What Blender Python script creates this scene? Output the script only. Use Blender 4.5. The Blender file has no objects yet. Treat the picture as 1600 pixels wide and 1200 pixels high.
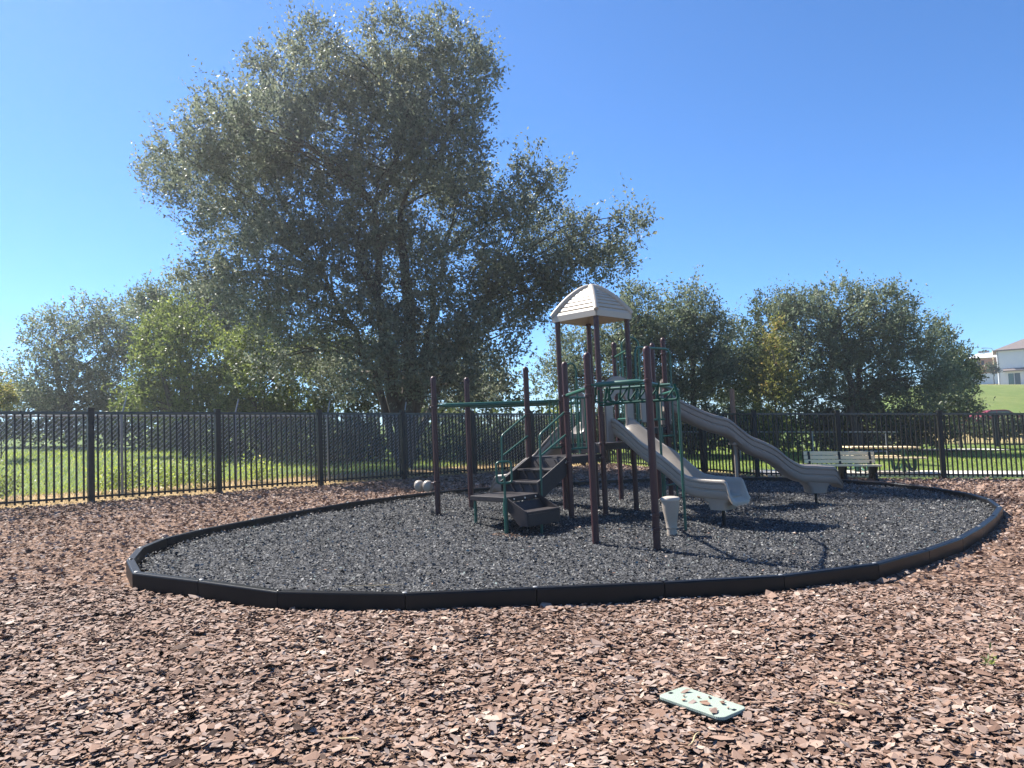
import bpy, math
import numpy as np
from mathutils import Vector

rng = np.random.default_rng(7)
scene = bpy.context.scene
COL = scene.collection

# ------------------------------------------------------------------ camera
F_PX = 1156.0
PITCH, ROLL = math.radians(3.4), math.radians(2.46)
CAM = np.array([0.0, 0.0, 1.72])
FWD = np.array([0, math.cos(PITCH), math.sin(PITCH)])
R0 = np.array([1.0, 0, 0]); U0 = np.array([0, -math.sin(PITCH), math.cos(PITCH)])
RGT = math.cos(ROLL) * R0 - math.sin(ROLL) * U0
UPV = math.sin(ROLL) * R0 + math.cos(ROLL) * U0
cam_d = bpy.data.cameras.new('camera')
cam_d.sensor_width = 36.0
cam_d.lens = F_PX / 1600 * 36.0
cam_d.clip_end = 3000
cam = bpy.data.objects.new('camera', cam_d)
COL.objects.link(cam)
from mathutils import Matrix
m = Matrix(((RGT[0], UPV[0], -FWD[0], CAM[0]), (RGT[1], UPV[1], -FWD[1], CAM[1]),
            (RGT[2], UPV[2], -FWD[2], CAM[2]), (0, 0, 0, 1)))
cam.matrix_world = m
scene.camera = cam

# ------------------------------------------------------------------ world and sun
SUN_EL, SUN_AZ = math.radians(48), math.radians(-52)     # azimuth from +Y towards +X
world = bpy.data.worlds.new('World')
scene.world = world
world.use_nodes = True
wn = world.node_tree.nodes
sky = wn.new('ShaderNodeTexSky')
sky.sky_type = 'NISHITA'
sky.sun_disc = False
sky.sun_elevation = SUN_EL
sky.sun_rotation = SUN_AZ
sky.air_density = 0.8
sky.dust_density = 0.1
sky.ozone_density = 10.0
bg = wn['Background']
bg.inputs['Strength'].default_value = 0.082
tint = wn.new('ShaderNodeMix'); tint.data_type = 'RGBA'; tint.blend_type = 'MULTIPLY'
tint.inputs['Factor'].default_value = 1
tint.inputs['B'].default_value = (.76, .93, 1.0, 1)
world.node_tree.links.new(sky.outputs[0], tint.inputs['A'])
world.node_tree.links.new(tint.outputs['Result'], bg.inputs[0])
sun_d = bpy.data.lights.new('sun', 'SUN')
sun_d.energy = 4.9
sun_d.angle = math.radians(0.5)
sun_d.color = (1.0, 0.95, 0.87)
sun = bpy.data.objects.new('sun', sun_d)
COL.objects.link(sun)
sdir = Vector((math.sin(SUN_AZ) * math.cos(SUN_EL), math.cos(SUN_AZ) * math.cos(SUN_EL), math.sin(SUN_EL)))
sun.rotation_euler = sdir.to_track_quat('Z', 'Y').to_euler()
scene.view_settings.view_transform = 'Standard'
scene.view_settings.look = 'None'
scene.view_settings.exposure = 1.45
scene.view_settings.gamma = 1
scene.view_settings.use_curve_mapping = False

# ------------------------------------------------------------------ helpers
def at(x, y, Y):
    """point seen at photo pixel x, y that lies at world depth Y"""
    d = FWD + (x - 800) / F_PX * RGT - (y - 600) / F_PX * UPV
    return CAM + d * (Y / d[1])

def smooth(a, b, x):
    t = np.clip((x - a) / (b - a), 0, 1)
    return t * t * (3 - 2 * t)

def nz(x, y, k=1.0, s=0.0):
    """cheap smooth noise about -1..1"""
    return (np.sin(x * 1.7 * k + 1.3 + s) * np.cos(y * 1.3 * k - .7 + s * 2) + np.sin((x + y) * 2.9 * k + s * 3) * .6
            + np.cos((x - 1.4 * y) * 4.3 * k + 2 + s) * .4) / 2

def gz(x, y):
    """height of the terrain"""
    x = np.asarray(x, float); y = np.asarray(y, float)
    xc = np.where(x > 100, 100 + (x - 100) * .1, np.where(x < -50, -50 + (x + 50) * .1, x)); yc = np.where(y > 140, 140 + (y - 140) * .1, y)
    z = -0.043 * xc + 0.016 * yc
    ang = smooth(.40, .56, x / np.maximum(y, 1.0))
    hill = 4.9 * smooth(46, 118, y) + .055 * np.clip(y - 60, 0, 110) * .6
    return z + ang * hill

RING = [(-4.28, 8.14), (-3.86, 7.46), (-3.06, 7.11), (-2.17, 6.68), (-1.02, 6.60), (.14, 6.82), (1.35, 7.05), (2.58, 7.35), (3.80, 7.95), (4.80, 8.78), (5.70, 9.62),
        (6.58, 10.60), (7.50, 11.72), (8.36, 12.88), (8.95, 14.1), (9.24, 15.25), (9.22, 16.4), (8.90, 17.45), (8.15, 18.4), (7.10, 18.98), (5.96, 19.07), (4.75, 19.05), (3.50, 18.85), (2.40, 18.35),
        (1.35, 17.75), (.35, 17.1), (-.60, 16.4), (-1.55, 15.6), (-2.40, 14.55), (-3.10, 13.5), (-3.60, 12.4), (-4.05, 11.3), (-4.42, 10.3), (-4.58, 9.55), (-4.53, 8.85)]
RP = np.array(RING)

def in_poly(px, py, poly):
    inside = np.zeros(px.shape, bool)
    n = len(poly); j = n - 1
    for i in range(n):
        xi, yi = poly[i]; xj, yj = poly[j]
        c = ((yi > py) != (yj > py)) & (px < (xj - xi) * (py - yi) / (yj - yi + 1e-12) + xi)
        inside ^= c; j = i
    return inside

def rub_z(x, y):
    z = gz(x, y) + .075 + .020 * nz(x, y, .8) + .008 * nz(x, y, 2.6, 4)
    for cx, cy, d, w in ((-.2, 10.8, .07, .5), (3.55, 11.1, .07, .35), (6.25, 14.3, .06, .4), (-.5, 15.1, .05, .4), (.55, 10.9, .05, .3)):
        z = z - d * np.exp(-((x - cx) ** 2 + (y - cy) ** 2) / w) + d * .45 * np.exp(-((np.hypot(x - cx, y - cy) - w ** .5 * 1.7) ** 2) / (w * .35))
    return z

def mul_z(x, y):
    return gz(x, y) + .022 * nz(x, y, 1.1, 2) + .012 * nz(x, y, 3.1, 5)

def np_mesh(name, verts, loops_per, idx, mat=None, tint=None, smooth_=False):
    """mesh straight from arrays; loops_per = list of (faces, corners per face) blocks"""
    me = bpy.data.meshes.new(name)
    verts = np.asarray(verts, np.float32).reshape(-1, 3)
    idx = np.asarray(idx, np.int32).ravel()
    tot = np.concatenate([np.full(n, k, np.int32) for n, k in loops_per])
    start = np.concatenate([[0], np.cumsum(tot)[:-1]]).astype(np.int32)
    me.vertices.add(len(verts)); me.vertices.foreach_set('co', verts.ravel())
    me.loops.add(len(idx)); me.loops.foreach_set('vertex_index', idx)
    me.polygons.add(len(tot))
    me.polygons.foreach_set('loop_start', start)
    me.polygons.foreach_set('loop_total', tot)
    me.polygons.foreach_set('use_smooth', np.full(len(tot), bool(smooth_)))
    if tint is not None:
        a = me.attributes.new('tint', 'FLOAT', 'FACE')
        a.data.foreach_set('value', np.asarray(tint, np.float32))
    me.update(calc_edges=True)
    if mat: me.materials.append(mat)
    return me

def link(name, me, parent=None, loc=None):
    o = bpy.data.objects.new(name, me)
    COL.objects.link(o)
    if parent is not None: o.parent = parent
    if loc is not None: o.location = loc
    return o

def wloc(o):
    v = np.zeros(3)
    while o is not None:
        v += np.array(o.location); o = o.parent
    return v

def thing(name, label, cat, loc, group=None):
    o = bpy.data.objects.new(name, None)
    o.empty_display_size = .2
    COL.objects.link(o); o.location = [float(c) for c in loc]
    tag(o, label, cat, group)
    return o

def tag(o, label, cat, group=None):
    o['label'] = label; o['category'] = cat
    if group: o['group'] = group
    return o

class MB:
    """collects shapes in world coordinates; build() links them as one mesh object"""
    def __init__(s): s.v = []; s.f = []
    def add(s, vs, fs):
        b = len(s.v); s.v += [tuple(float(c) for c in p) for p in vs]
        s.f += [tuple(b + i for i in f) for f in fs]; return s
    def box(s, c, size, ax=None, ay=None):
        """box centred at c; ax = unit horizontal direction of its length"""
        c = np.array(c, float); ax = np.array([1, 0, 0.] if ax is None else ax, float)
        if len(ax) == 2: ax = np.array([ax[0], ax[1], 0.])
        ax = ax / np.linalg.norm(ax)
        if ay is None:
            ay = np.cross([0, 0, 1.], ax); ay /= np.linalg.norm(ay)
        az = np.cross(ax, ay)
        hx, hy, hz = [q / 2 for q in size]
        vs = [c + sx * hx * ax + sy * hy * ay + sz * hz * az for sz in (-1, 1) for sx, sy in ((-1, -1), (1, -1), (1, 1), (-1, 1))]
        return s.add(vs, [(3, 2, 1, 0), (4, 5, 6, 7), (0, 1, 5, 4), (1, 2, 6, 5), (2, 3, 7, 6), (3, 0, 4, 7)])
    def bar(s, a, b, w, h):
        """box from a to b, w across, h high"""
        a = np.array(a, float); b = np.array(b, float); d = b - a; L = np.linalg.norm(d); d /= L
        ay = np.cross([0, 0, 1.], d)
        if np.linalg.norm(ay) < 1e-6: ay = np.array([0, 1., 0])
        ay /= np.linalg.norm(ay)
        return s.box((a + b) / 2, (L, w, h), d, ay)
    def prism(s, poly, z0, z1):
        """upright prism of a plan polygon"""
        n = len(poly)
        vs = [(x, y, z0) for x, y in poly] + [(x, y, z1) for x, y in poly]
        return s.add(vs, [tuple(range(n))[::-1], tuple(range(n, 2 * n))] + [(i, (i + 1) % n, n + (i + 1) % n, n + i) for i in range(n)])
    def plate(s, pts, thick):
        """extrudes a planar polygon of 3D points along a vector"""
        n = len(pts); t = np.array(thick, float)
        vs = [np.array(p) for p in pts] + [np.array(p) + t for p in pts]
        return s.add(vs, [tuple(range(n))[::-1], tuple(range(n, 2 * n))] + [(i, (i + 1) % n, n + (i + 1) % n, n + i) for i in range(n)])
    def tube(s, path, r, n=10, closed=False, caps=True):
        P = [np.array(p, float) for p in path]; k = len(P)
        rr = [r] * k if np.isscalar(r) else list(r)
        rings = []
        nrm = None
        for i in range(k):
            if closed: t = P[(i + 1) % k] - P[i - 1]
            else: t = P[min(i + 1, k - 1)] - P[max(i - 1, 0)]
            t = t / (np.linalg.norm(t) + 1e-9)
            if nrm is None:
                nrm = np.cross(t, [0, 0, 1.]) if abs(t[2]) < .95 else np.cross(t, [0, 1., 0])
            nrm = nrm - t * (nrm @ t); nrm /= np.linalg.norm(nrm)
            bn = np.cross(t, nrm)
            rings.append([P[i] + rr[i] * (math.cos(a) * nrm + math.sin(a) * bn) for a in np.linspace(0, 2 * math.pi, n, endpoint=False)])
        vs = [p for q in rings for p in q]; fs = []
        for i in range(k if closed else k - 1):
            a, b = i * n, ((i + 1) % k) * n
            fs += [(a + j, a + (j + 1) % n, b + (j + 1) % n, b + j) for j in range(n)]
        if caps and not closed:
            fs += [tuple(range(n))[::-1], tuple(range((k - 1) * n, k * n))]
        return s.add(vs, fs)
    def lathe(s, c, prof, n=20, axis=None):
        """prof = (radius, height) list round a vertical axis at c"""
        c = np.array(c, float); vs = []; fs = []
        for r, h in prof:
            vs += [c + np.array([r * math.cos(a), r * math.sin(a), h]) for a in np.linspace(0, 2 * math.pi, n, endpoint=False)]
        for i in range(len(prof) - 1):
            fs += [(i * n + j, i * n + (j + 1) % n, (i + 1) * n + (j + 1) % n, (i + 1) * n + j) for j in range(n)]
        fs += [tuple(range(n))[::-1], tuple(range((len(prof) - 1) * n, len(prof) * n))]
        return s.add(vs, fs)
    def build(s, name, mat, parent=None, smooth_=False, bevel=0, origin=None, angle=40):
        off = wloc(parent) if parent is not None else np.zeros(3)
        if origin is None:
            a = np.array(s.v); origin = np.array([(a[:, 0].min() + a[:, 0].max()) / 2, (a[:, 1].min() + a[:, 1].max()) / 2, a[:, 2].min()])
        origin = np.array(origin, float)
        me = bpy.data.meshes.new(name)
        me.from_pydata([tuple(np.array(p) - origin) for p in s.v], [], s.f)
        me.update(); me.materials.append(mat)
        if smooth_:
            me.shade_smooth()
            try: me.set_sharp_from_angle(angle=math.radians(angle))
            except Exception: pass
        o = link(name, me, parent, tuple(origin - off))
        if bevel:
            bm = o.modifiers.new('bevel', 'BEVEL'); bm.width = bevel; bm.segments = 2; bm.limit_method = 'ANGLE'
        return o

def rounded(path, rad, n=5):
    """rounds the inner corners of a polyline"""
    P = [np.array(p, float) for p in path]; out = [P[0]]
    for i in range(1, len(P) - 1):
        a, b, c = P[i - 1], P[i], P[i + 1]
        u = (a - b) / np.linalg.norm(a - b); v = (c - b) / np.linalg.norm(c - b)
        d = min(rad, np.linalg.norm(a - b) * .49, np.linalg.norm(c - b) * .49)
        for t in np.linspace(0, 1, n):
            p0 = b + u * d; p1 = b + v * d
            out.append((1 - t) ** 2 * p0 + 2 * t * (1 - t) * b + t * t * p1)
    out.append(P[-1]); return out

# ------------------------------------------------------------------ materials
def mat(name, col, rough=.6, spec=.5, metal=0, noise=None, bump=None, coat=0):
    """principled; noise = (scale, second colour, amount); bump = (scale, strength)"""
    m = bpy.data.materials.new(name); m.use_nodes = True
    nt = m.node_tree; b = nt.nodes['Principled BSDF']
    b.inputs['Base Color'].default_value = (*col, 1); b.inputs['Roughness'].default_value = rough
    b.inputs['Specular IOR Level'].default_value = spec; b.inputs['Metallic'].default_value = metal
    tc = nt.nodes.new('ShaderNodeTexCoord')
    if noise:
        n = nt.nodes.new('ShaderNodeTexNoise'); n.inputs['Scale'].default_value = noise[0]; n.inputs['Detail'].default_value = 6
        n.inputs['Roughness'].default_value = .65
        r = nt.nodes.new('ShaderNodeValToRGB'); r.color_ramp.elements[0].position = .5 - noise[2]; r.color_ramp.elements[1].position = .5 + noise[2]
        r.color_ramp.elements[0].color = (*col, 1); r.color_ramp.elements[1].color = (*noise[1], 1)
        nt.links.new(tc.outputs['Object'], n.inputs['Vector']); nt.links.new(n.outputs['Fac'], r.inputs['Fac'])
        nt.links.new(r.outputs['Color'], b.inputs['Base Color'])
    if bump:
        n2 = nt.nodes.new('ShaderNodeTexNoise'); n2.inputs['Scale'].default_value = bump[0]; n2.inputs['Detail'].default_value = 5
        bp = nt.nodes.new('ShaderNodeBump'); bp.inputs['Strength'].default_value = bump[1]; bp.inputs['Distance'].default_value = .02
        nt.links.new(tc.outputs['Object'], n2.inputs['Vector']); nt.links.new(n2.outputs['Fac'], bp.inputs['Height'])
        nt.links.new(bp.outputs['Normal'], b.inputs['Normal'])
    return m

def tint_mat(name, stops, rough=.6, spec=.4, translucent=None, tscale=1.0):
    """colour from the per-face 'tint' attribute through a ramp; optional translucency (leaves)"""
    m = bpy.data.materials.new(name); m.use_nodes = True
    nt = m.node_tree; b = nt.nodes['Principled BSDF']
    a = nt.nodes.new('ShaderNodeAttribute'); a.attribute_name = 'tint'
    r = nt.nodes.new('ShaderNodeValToRGB')
    while len(r.color_ramp.elements) < len(stops): r.color_ramp.elements.new(.5)
    for e, (p, c) in zip(r.color_ramp.elements, stops):
        e.position = p; e.color = (*c, 1)
    nt.links.new(a.outputs['Fac'], r.inputs['Fac']); nt.links.new(r.outputs['Color'], b.inputs['Base Color'])
    b.inputs['Roughness'].default_value = rough; b.inputs['Specular IOR Level'].default_value = spec
    if translucent:
        t = nt.nodes.new('ShaderNodeBsdfTranslucent'); mx = nt.nodes.new('ShaderNodeMixShader')
        hs = nt.nodes.new('ShaderNodeHueSaturation'); hs.inputs['Hue'].default_value = .485; hs.inputs['Saturation'].default_value = 1.15
        hs.inputs['Value'].default_value = tscale
        nt.links.new(r.outputs['Color'], hs.inputs['Color']); nt.links.new(hs.outputs['Color'], t.inputs['Color'])
        mx.inputs[0].default_value = translucent
        nt.links.new(b.outputs[0], mx.inputs[1]); nt.links.new(t.outputs[0], mx.inputs[2])
        nt.links.new(mx.outputs[0], nt.nodes['Material Output'].inputs['Surface'])
    return m

M = {}
M['black'] = mat('black_powder_coat', (.006, .0065, .008), .45, .28, noise=(3, (.014, .013, .013), .25))
M['rail'] = mat('black_rail_coat', (.008, .0085, .010), .30, .6, noise=(3, (.016, .015, .015), .25))
M['brown'] = mat('brown_powder_coat', (.046, .015, .017), .42, .35, noise=(4, (.060, .024, .024), .3))
M['green'] = mat('green_powder_coat', (.008, .072, .050), .38, .5, noise=(5, (.016, .095, .065), .3))
M['green_matte'] = mat('green_matte_coat', (.008, .060, .043), .7, .2)  # rougher, duller green that calms sun glints on the hanging loops
M['tan'] = mat('tan_plastic', (.30, .255, .205), .42, .45, noise=(2.5, (.35, .30, .245), .3), bump=(120, .04))
M['greige'] = mat('grey_tan_plastic', (.225, .19, .165), .40, .45, noise=(2.5, (.27, .235, .205), .3), bump=(120, .04))
M['cream'] = mat('cream_roof_plastic', (.40, .345, .28), .5, .4, noise=(3, (.45, .395, .325), .3))
M['deck'] = mat('dark_deck_coating', (.020, .0155, .017), .5, .35, noise=(9, (.033, .027, .028), .3), bump=(160, .25))
M['steel'] = mat('bolt_steel', (.55, .55, .55), .3, .5, .8)
M['curb'] = mat('black_border_plastic', (.004, .0045, .006), .36, .22, noise=(4, (.009, .009, .010), .25), bump=(90, .05))
M['plank'] = mat('tan_plank_plastic', (.88, .66, .38), .6, .3, noise=(6, (.90, .72, .46), .3))
M['concrete'] = mat('concrete', (.46, .43, .38), .9, .2, noise=(5, (.56, .53, .47), .3), bump=(60, .2))
M['galv'] = mat('galvanised_steel', (.20, .205, .21), .5, .4, .25, noise=(12, (.28, .28, .28), .3))
M['wire'] = mat('galvanised_wire', (.66, .67, .68), .5, .4)
M['bark'] = mat('tree_bark', (.045, .037, .031), .9, .2, noise=(6, (.085, .072, .060), .25), bump=(14, .8))
M['wood'] = mat('weathered_wood', (.20, .105, .068), .85, .2, noise=(7, (.28, .17, .115), .3), bump=(30, .5))
M['lid'] = mat('pale_green_lid', (.25, .305, .25), .65, .25, noise=(9, (.33, .38, .315), .35), bump=(220, .25))
M['stucco'] = mat('white_stucco', (.66, .68, .70), .9, .2, noise=(1.2, (.72, .73, .74), .3), bump=(30, .15))
M['white'] = mat('white_paint', (.78, .78, .77), .6, .3)
M['roofing'] = mat('grey_brown_shingles', (.155, .125, .115), .9, .2, noise=(3, (.21, .175, .16), .2), bump=(25, .6))
M['membrane'] = mat('white_roof_sheet', (.80, .80, .80), .8, .2)
M['osb'] = mat('orange_wood_sheathing', (.42, .19, .085), .85, .2, noise=(3, (.50, .26, .13), .25))
M['glass'] = mat('dark_glass', (.03, .05, .055), .08, .6)
M['greenglass'] = mat('green_tinted_glass', (.06, .13, .11), .1, .6)
M['red'] = mat('red_car_paint', (.16, .012, .025), .4, .4)
M['rubbertyre'] = mat('tyre_rubber', (.02, .02, .02), .8, .3)
M['straw'] = mat('dry_straw', (.52, .40, .22), .8, .2)
def cells(name, scale, stops, bump):
    m = bpy.data.materials.new(name); m.use_nodes = True; nt = m.node_tree; b = nt.nodes['Principled BSDF']; N = nt.nodes.new; L = nt.links.new
    tc = N('ShaderNodeTexCoord'); v = N('ShaderNodeTexVoronoi'); v.inputs['Scale'].default_value = scale; v.inputs['Randomness'].default_value = 1
    sx = N('ShaderNodeSeparateColor'); r_ = N('ShaderNodeValToRGB')
    while len(r_.color_ramp.elements) < len(stops): r_.color_ramp.elements.new(.5)
    for e, (p, c) in zip(r_.color_ramp.elements, stops): e.position = p; e.color = (*c, 1)
    L(tc.outputs['Object'], v.inputs['Vector']); L(v.outputs['Color'], sx.inputs[0]); L(sx.outputs[0], r_.inputs['Fac']); L(r_.outputs['Color'], b.inputs['Base Color'])
    bp = N('ShaderNodeBump'); bp.inputs['Strength'].default_value = bump; bp.inputs['Distance'].default_value = .03
    L(sx.outputs[1], bp.inputs['Height']); L(bp.outputs['Normal'], b.inputs['Normal'])
    b.inputs['Roughness'].default_value = .95; b.inputs['Specular IOR Level'].default_value = .1
    return m
M['soil'] = cells('bark_mulch_base', 34, [(0, (.028, .017, .013)), (.4, (.100, .063, .047)), (.7, (.20, .125, .088)), (1, (.32, .21, .15))], .9)
M['rubbase'] = cells('rubber_mulch_base', 60, [(0, (.012, .012, .013)), (.5, (.035, .036, .039)), (1, (.14, .142, .147))], .9)

# ground: grass with a dry strip (vertex attribute) and mottling
def ground_mat():
    m = bpy.data.materials.new('grassy_ground'); m.use_nodes = True
    nt = m.node_tree; b = nt.nodes['Principled BSDF']; N = nt.nodes.new; L = nt.links.new
    tc = N('ShaderNodeTexCoord'); a = N('ShaderNodeAttribute'); a.attribute_name = 'dry'
    n1 = N('ShaderNodeTexNoise'); n1.inputs['Scale'].default_value = .5; n1.inputs['Detail'].default_value = 8; n1.inputs['Roughness'].default_value = .7
    n2 = N('ShaderNodeTexNoise'); n2.inputs['Scale'].default_value = 9; n2.inputs['Detail'].default_value = 6
    L(tc.outputs['Object'], n1.inputs['Vector']); L(tc.outputs['Object'], n2.inputs['Vector'])
    r1 = N('ShaderNodeValToRGB'); r1.color_ramp.elements[0].position = .35; r1.color_ramp.elements[1].position = .65
    r1.color_ramp.elements[0].color = (.085, .135, .028, 1); r1.color_ramp.elements[1].color = (.145, .19, .055, 1)
    r2 = N('ShaderNodeValToRGB'); r2.color_ramp.elements[0].position = .3; r2.color_ramp.elements[1].position = .7
    r2.color_ramp.elements[0].color = (.33, .22, .11, 1); r2.color_ramp.elements[1].color = (.42, .31, .16, 1)
    L(n1.outputs['Fac'], r1.inputs['Fac']); L(n2.outputs['Fac'], r2.inputs['Fac'])
    ad = N('ShaderNodeMath'); ad.operation = 'ADD'; sb = N('ShaderNodeMath'); sb.operation = 'MULTIPLY_ADD'
    sb.inputs[1].default_value = .9; sb.inputs[2].default_value = -.45
    L(n2.outputs['Fac'], sb.inputs[0]); L(sb.outputs[0], ad.inputs[0]); L(a.outputs['Fac'], ad.inputs[1])
    cl = N('ShaderNodeMapRange'); cl.inputs['From Min'].default_value = .25; cl.inputs['From Max'].default_value = .75
    L(ad.outputs[0], cl.inputs['Value'])
    mx = N('ShaderNodeMix'); mx.data_type = 'RGBA'
    L(cl.outputs[0], mx.inputs['Factor']); L(r1.outputs['Color'], mx.inputs['A']); L(r2.outputs['Color'], mx.inputs['B'])
    L(mx.outputs['Result'], b.inputs['Base Color']); b.inputs['Roughness'].default_value = .95; b.inputs['Specular IOR Level'].default_value = .1
    bp = N('ShaderNodeBump'); bp.inputs['Strength'].default_value = .8; bp.inputs['Distance'].default_value = .05
    L(n2.outputs['Fac'], bp.inputs['Height']); L(bp.outputs['Normal'], b.inputs['Normal'])
    return m

# ------------------------------------------------------------------ fence lines
LD = np.array([.70, .714]); LD /= np.linalg.norm(LD); LN = np.array([-LD[1], LD[0]])     # left run: direction, outward normal
L0 = np.array([-8.47, 14.82]); SP = 2.58
LPOSTS = [L0 + LD * SP * i for i in range(-3, 7)]
CORNER = L0 + LD * (6.55 * SP)
LPOSTS.append(CORNER)
RPOSTS = [CORNER, CORNER + (np.array([6.78, 20.9]) - CORNER) * .36, CORNER + (np.array([6.78, 20.9]) - CORNER) * .70,
          np.array([6.78, 20.9]), np.array([9.04, 20.7]), np.array([11.76, 20.5]), np.array([14.35, 20.35]), np.array([16.95, 20.2]), np.array([19.5, 20.05])]
INSIDE = [tuple(p) for p in LPOSTS] + [tuple(p) for p in RPOSTS[1:]] + [(30, 19.4), (30, -8), (-30, -8), (-30, -6)]

# ------------------------------------------------------------------ terrain
def terrain():
    xs = np.concatenate([np.linspace(-420, -62, 26), np.linspace(-60, 60, 121), np.linspace(62, 420, 40)])
    ys = np.concatenate([np.linspace(-60, -11, 10), np.linspace(-10, 60, 76), np.linspace(61, 520, 70)])
    X, Y = np.meshgrid(xs, ys)
    Z = gz(X, Y) - .03 + .04 * nz(X, Y, .35, 1)
    # a step lower under the mulch so the beds lie clear above it
    ins = in_poly(X.ravel(), Y.ravel(), INSIDE).reshape(X.shape)
    Z -= ins * .12
    ny, nx = X.shape
    i = np.arange(ny * nx).reshape(ny, nx)
    q = np.stack([i[:-1, :-1], i[:-1, 1:], i[1:, 1:], i[1:, :-1]], -1).reshape(-1, 4)
    me = np_mesh('ground', np.stack([X, Y, Z], -1), [(len(q), 4)], q, ground_mat(), smooth_=True)
    # dryness: strip outside the left fence, patches on the far hill
    P = np.stack([X.ravel(), Y.ravel()], -1)
    dist = (P - L0) @ LN
    along = (P - L0) @ LD
    dry = (1 - smooth(2.4, 3.6, dist + .5 * nz(P[:, 0], P[:, 1], .9))) * (along < 17) * (along > -30)
    far = smooth(40, 52, P[:, 1]) * (1 - smooth(64, 80, P[:, 1])) * smooth(.40, .55, P[:, 0] / np.maximum(P[:, 1], 1))
    dry = np.maximum(dry, far * .62)
    hill_m = smooth(48, 60, P[:, 1]) * smooth(.40, .55, P[:, 0] / np.maximum(P[:, 1], 1))
    dry = np.maximum(dry, hill_m * (.24 + .12 * nz(P[:, 0], P[:, 1], .05)))
    dry = np.maximum(dry, (smooth(104, 118, P[:, 1]) * .5) * smooth(.40, .55, P[:, 0] / np.maximum(P[:, 1], 1)))
    a = me.attributes.new('dry', 'FLOAT', 'POINT'); a.data.foreach_set('value', dry.astype(np.float32))
    o = link('ground', me); o['kind'] = 'structure'
terrain()

def bed(name, region, zfun, m, step, x0, x1, y0, y1):
    xs = np.arange(x0, x1, step); ys = np.arange(y0, y1, step)
    X, Y = np.meshgrid(xs, ys); Z = zfun(X, Y)
    ny, nx = X.shape; i = np.arange(ny * nx).reshape(ny, nx)
    q = np.stack([i[:-1, :-1], i[:-1, 1:], i[1:, 1:], i[1:, :-1]], -1).reshape(-1, 4)
    cx = X.ravel()[q].mean(1); cy = Y.ravel()[q].mean(1)
    q = q[region(cx, cy)]
    used = np.unique(q); re = np.full(X.size, -1); re[used] = np.arange(len(used))
    V = np.stack([X, Y, Z], -1).reshape(-1, 3)[used]
    o = link(name, np_mesh(name, V, [(len(q), 4)], re[q], m, smooth_=True)); o['kind'] = 'structure'
    return o
mulch_bed = bed('mulch_bed', lambda x, y: in_poly(x, y, INSIDE), lambda x, y: mul_z(x, y) - .012, M['soil'], .16, -16, 17, -3, 27.4)
RING_IN = [tuple(RP.mean(axis=0) + (p - RP.mean(axis=0)) * (1 - .15 / np.linalg.norm(p - RP.mean(axis=0)))) for p in RP]
rubber_bed = bed('rubber_bed', lambda x, y: in_poly(x, y, RING_IN), lambda x, y: rub_z(x, y) - .012, M['rubbase'], .14, -4.8, 9.5, 6.4, 19.3)

# sidewalk slabs behind the right fence
sw = thing('sidewalk', 'x', 'x', (9, 22.5, gz(9, 22.5)))
for k in ('label', 'category'): del sw[k]
sw['kind'] = 'structure'
sA = np.array([7.3, 21.55]); sD = np.array([2.6, -.16]); sD /= np.linalg.norm(sD); sN = np.array([-sD[1], sD[0]])
for i in range(14):
    a = sA + sD * 1.55 * i; b = a + sD * 1.54
    q = [a, b, b + sN * 1.9, a + sN * 1.9]
    mb = MB(); vs = [(p[0], p[1], gz(*p) - .12) for p in q] + [(p[0], p[1], gz(*p) + .035) for p in q]
    mb.add(vs, [(3, 2, 1, 0), (4, 5, 6, 7), (0, 1, 5, 4), (1, 2, 6, 5), (2, 3, 7, 6), (3, 0, 4, 7)])
    mb.build('slab', M['concrete'], sw, bevel=.01)
def strip(name, pts, w, m, up):
    P = np.array(pts, float); V = []; q = []
    for i, p in enumerate(P):
        t = P[min(i + 1, len(P) - 1)] - P[max(i - 1, 0)]; t /= np.linalg.norm(t); n = np.array([-t[1], t[0]])
        for s_ in (-1, 1):
            e = p + n * w / 2 * s_; V.append((e[0], e[1], gz(*e) + up))
        if i: q.append((2 * i - 2, 2 * i - 1, 2 * i + 1, 2 * i))
    o = link(name, np_mesh(name, V, [(len(q), 4)], q, m)); o['kind'] = 'structure'
strip('path', [(15.5, 34.5), (18.5, 36.6), (21.5, 37.3), (24.5, 37.6)], 1.5, M['concrete'], .05)

# ------------------------------------------------------------------ playground border
bd = thing('playground_border', 'low black plastic border edging the oval of grey rubber mulch', 'border', (2.2, 12.6, gz(2.2, 12.6)))
for i in range(len(RING)):
    a = np.array(RING[i]); b = np.array(RING[(i + 1) % len(RING)])
    d = (b - a) / np.linalg.norm(b - a); n = np.array([d[1], -d[0]])       # outward (ring runs anticlockwise)
    a2 = a + d * .004; b2 = b - d * .004
    za, zb = gz(*a) , gz(*b)
    prof = [(-.012, -.10), (0, .0), (0, .142), (-.010, .156), (-.080, .156), (-.090, .142), (-.090, -.10)]
    mb = MB(); vs = []
    for p, z in ((a2, za), (b2, zb)):
        vs += [(*(p + n * o_), z + h) for o_, h in prof]
    k = len(prof)
    mb.add(vs, [tuple(range(k)), tuple(range(2 * k - 1, k - 1, -1))] + [(j, k + j, k + (j + 1) % k, (j + 1) % k) for j in range(k)])
    L = np.linalg.norm(b - a)
    tmb = mb.build('border_timber', M['curb'], bd, bevel=.004)
    cb = MB(); cb.lathe((*(a - n * .045), za + .154), [(.022, 0), (.022, .007), (.014, .012)], 10)
    cb.build('pin_cap', M['galv'] if i % 3 else M['curb'], tmb, True)

# ------------------------------------------------------------------ mulch chips and rubber shreds
def unit(v): return v / (np.linalg.norm(v, axis=-1, keepdims=True) + 1e-9)

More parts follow.
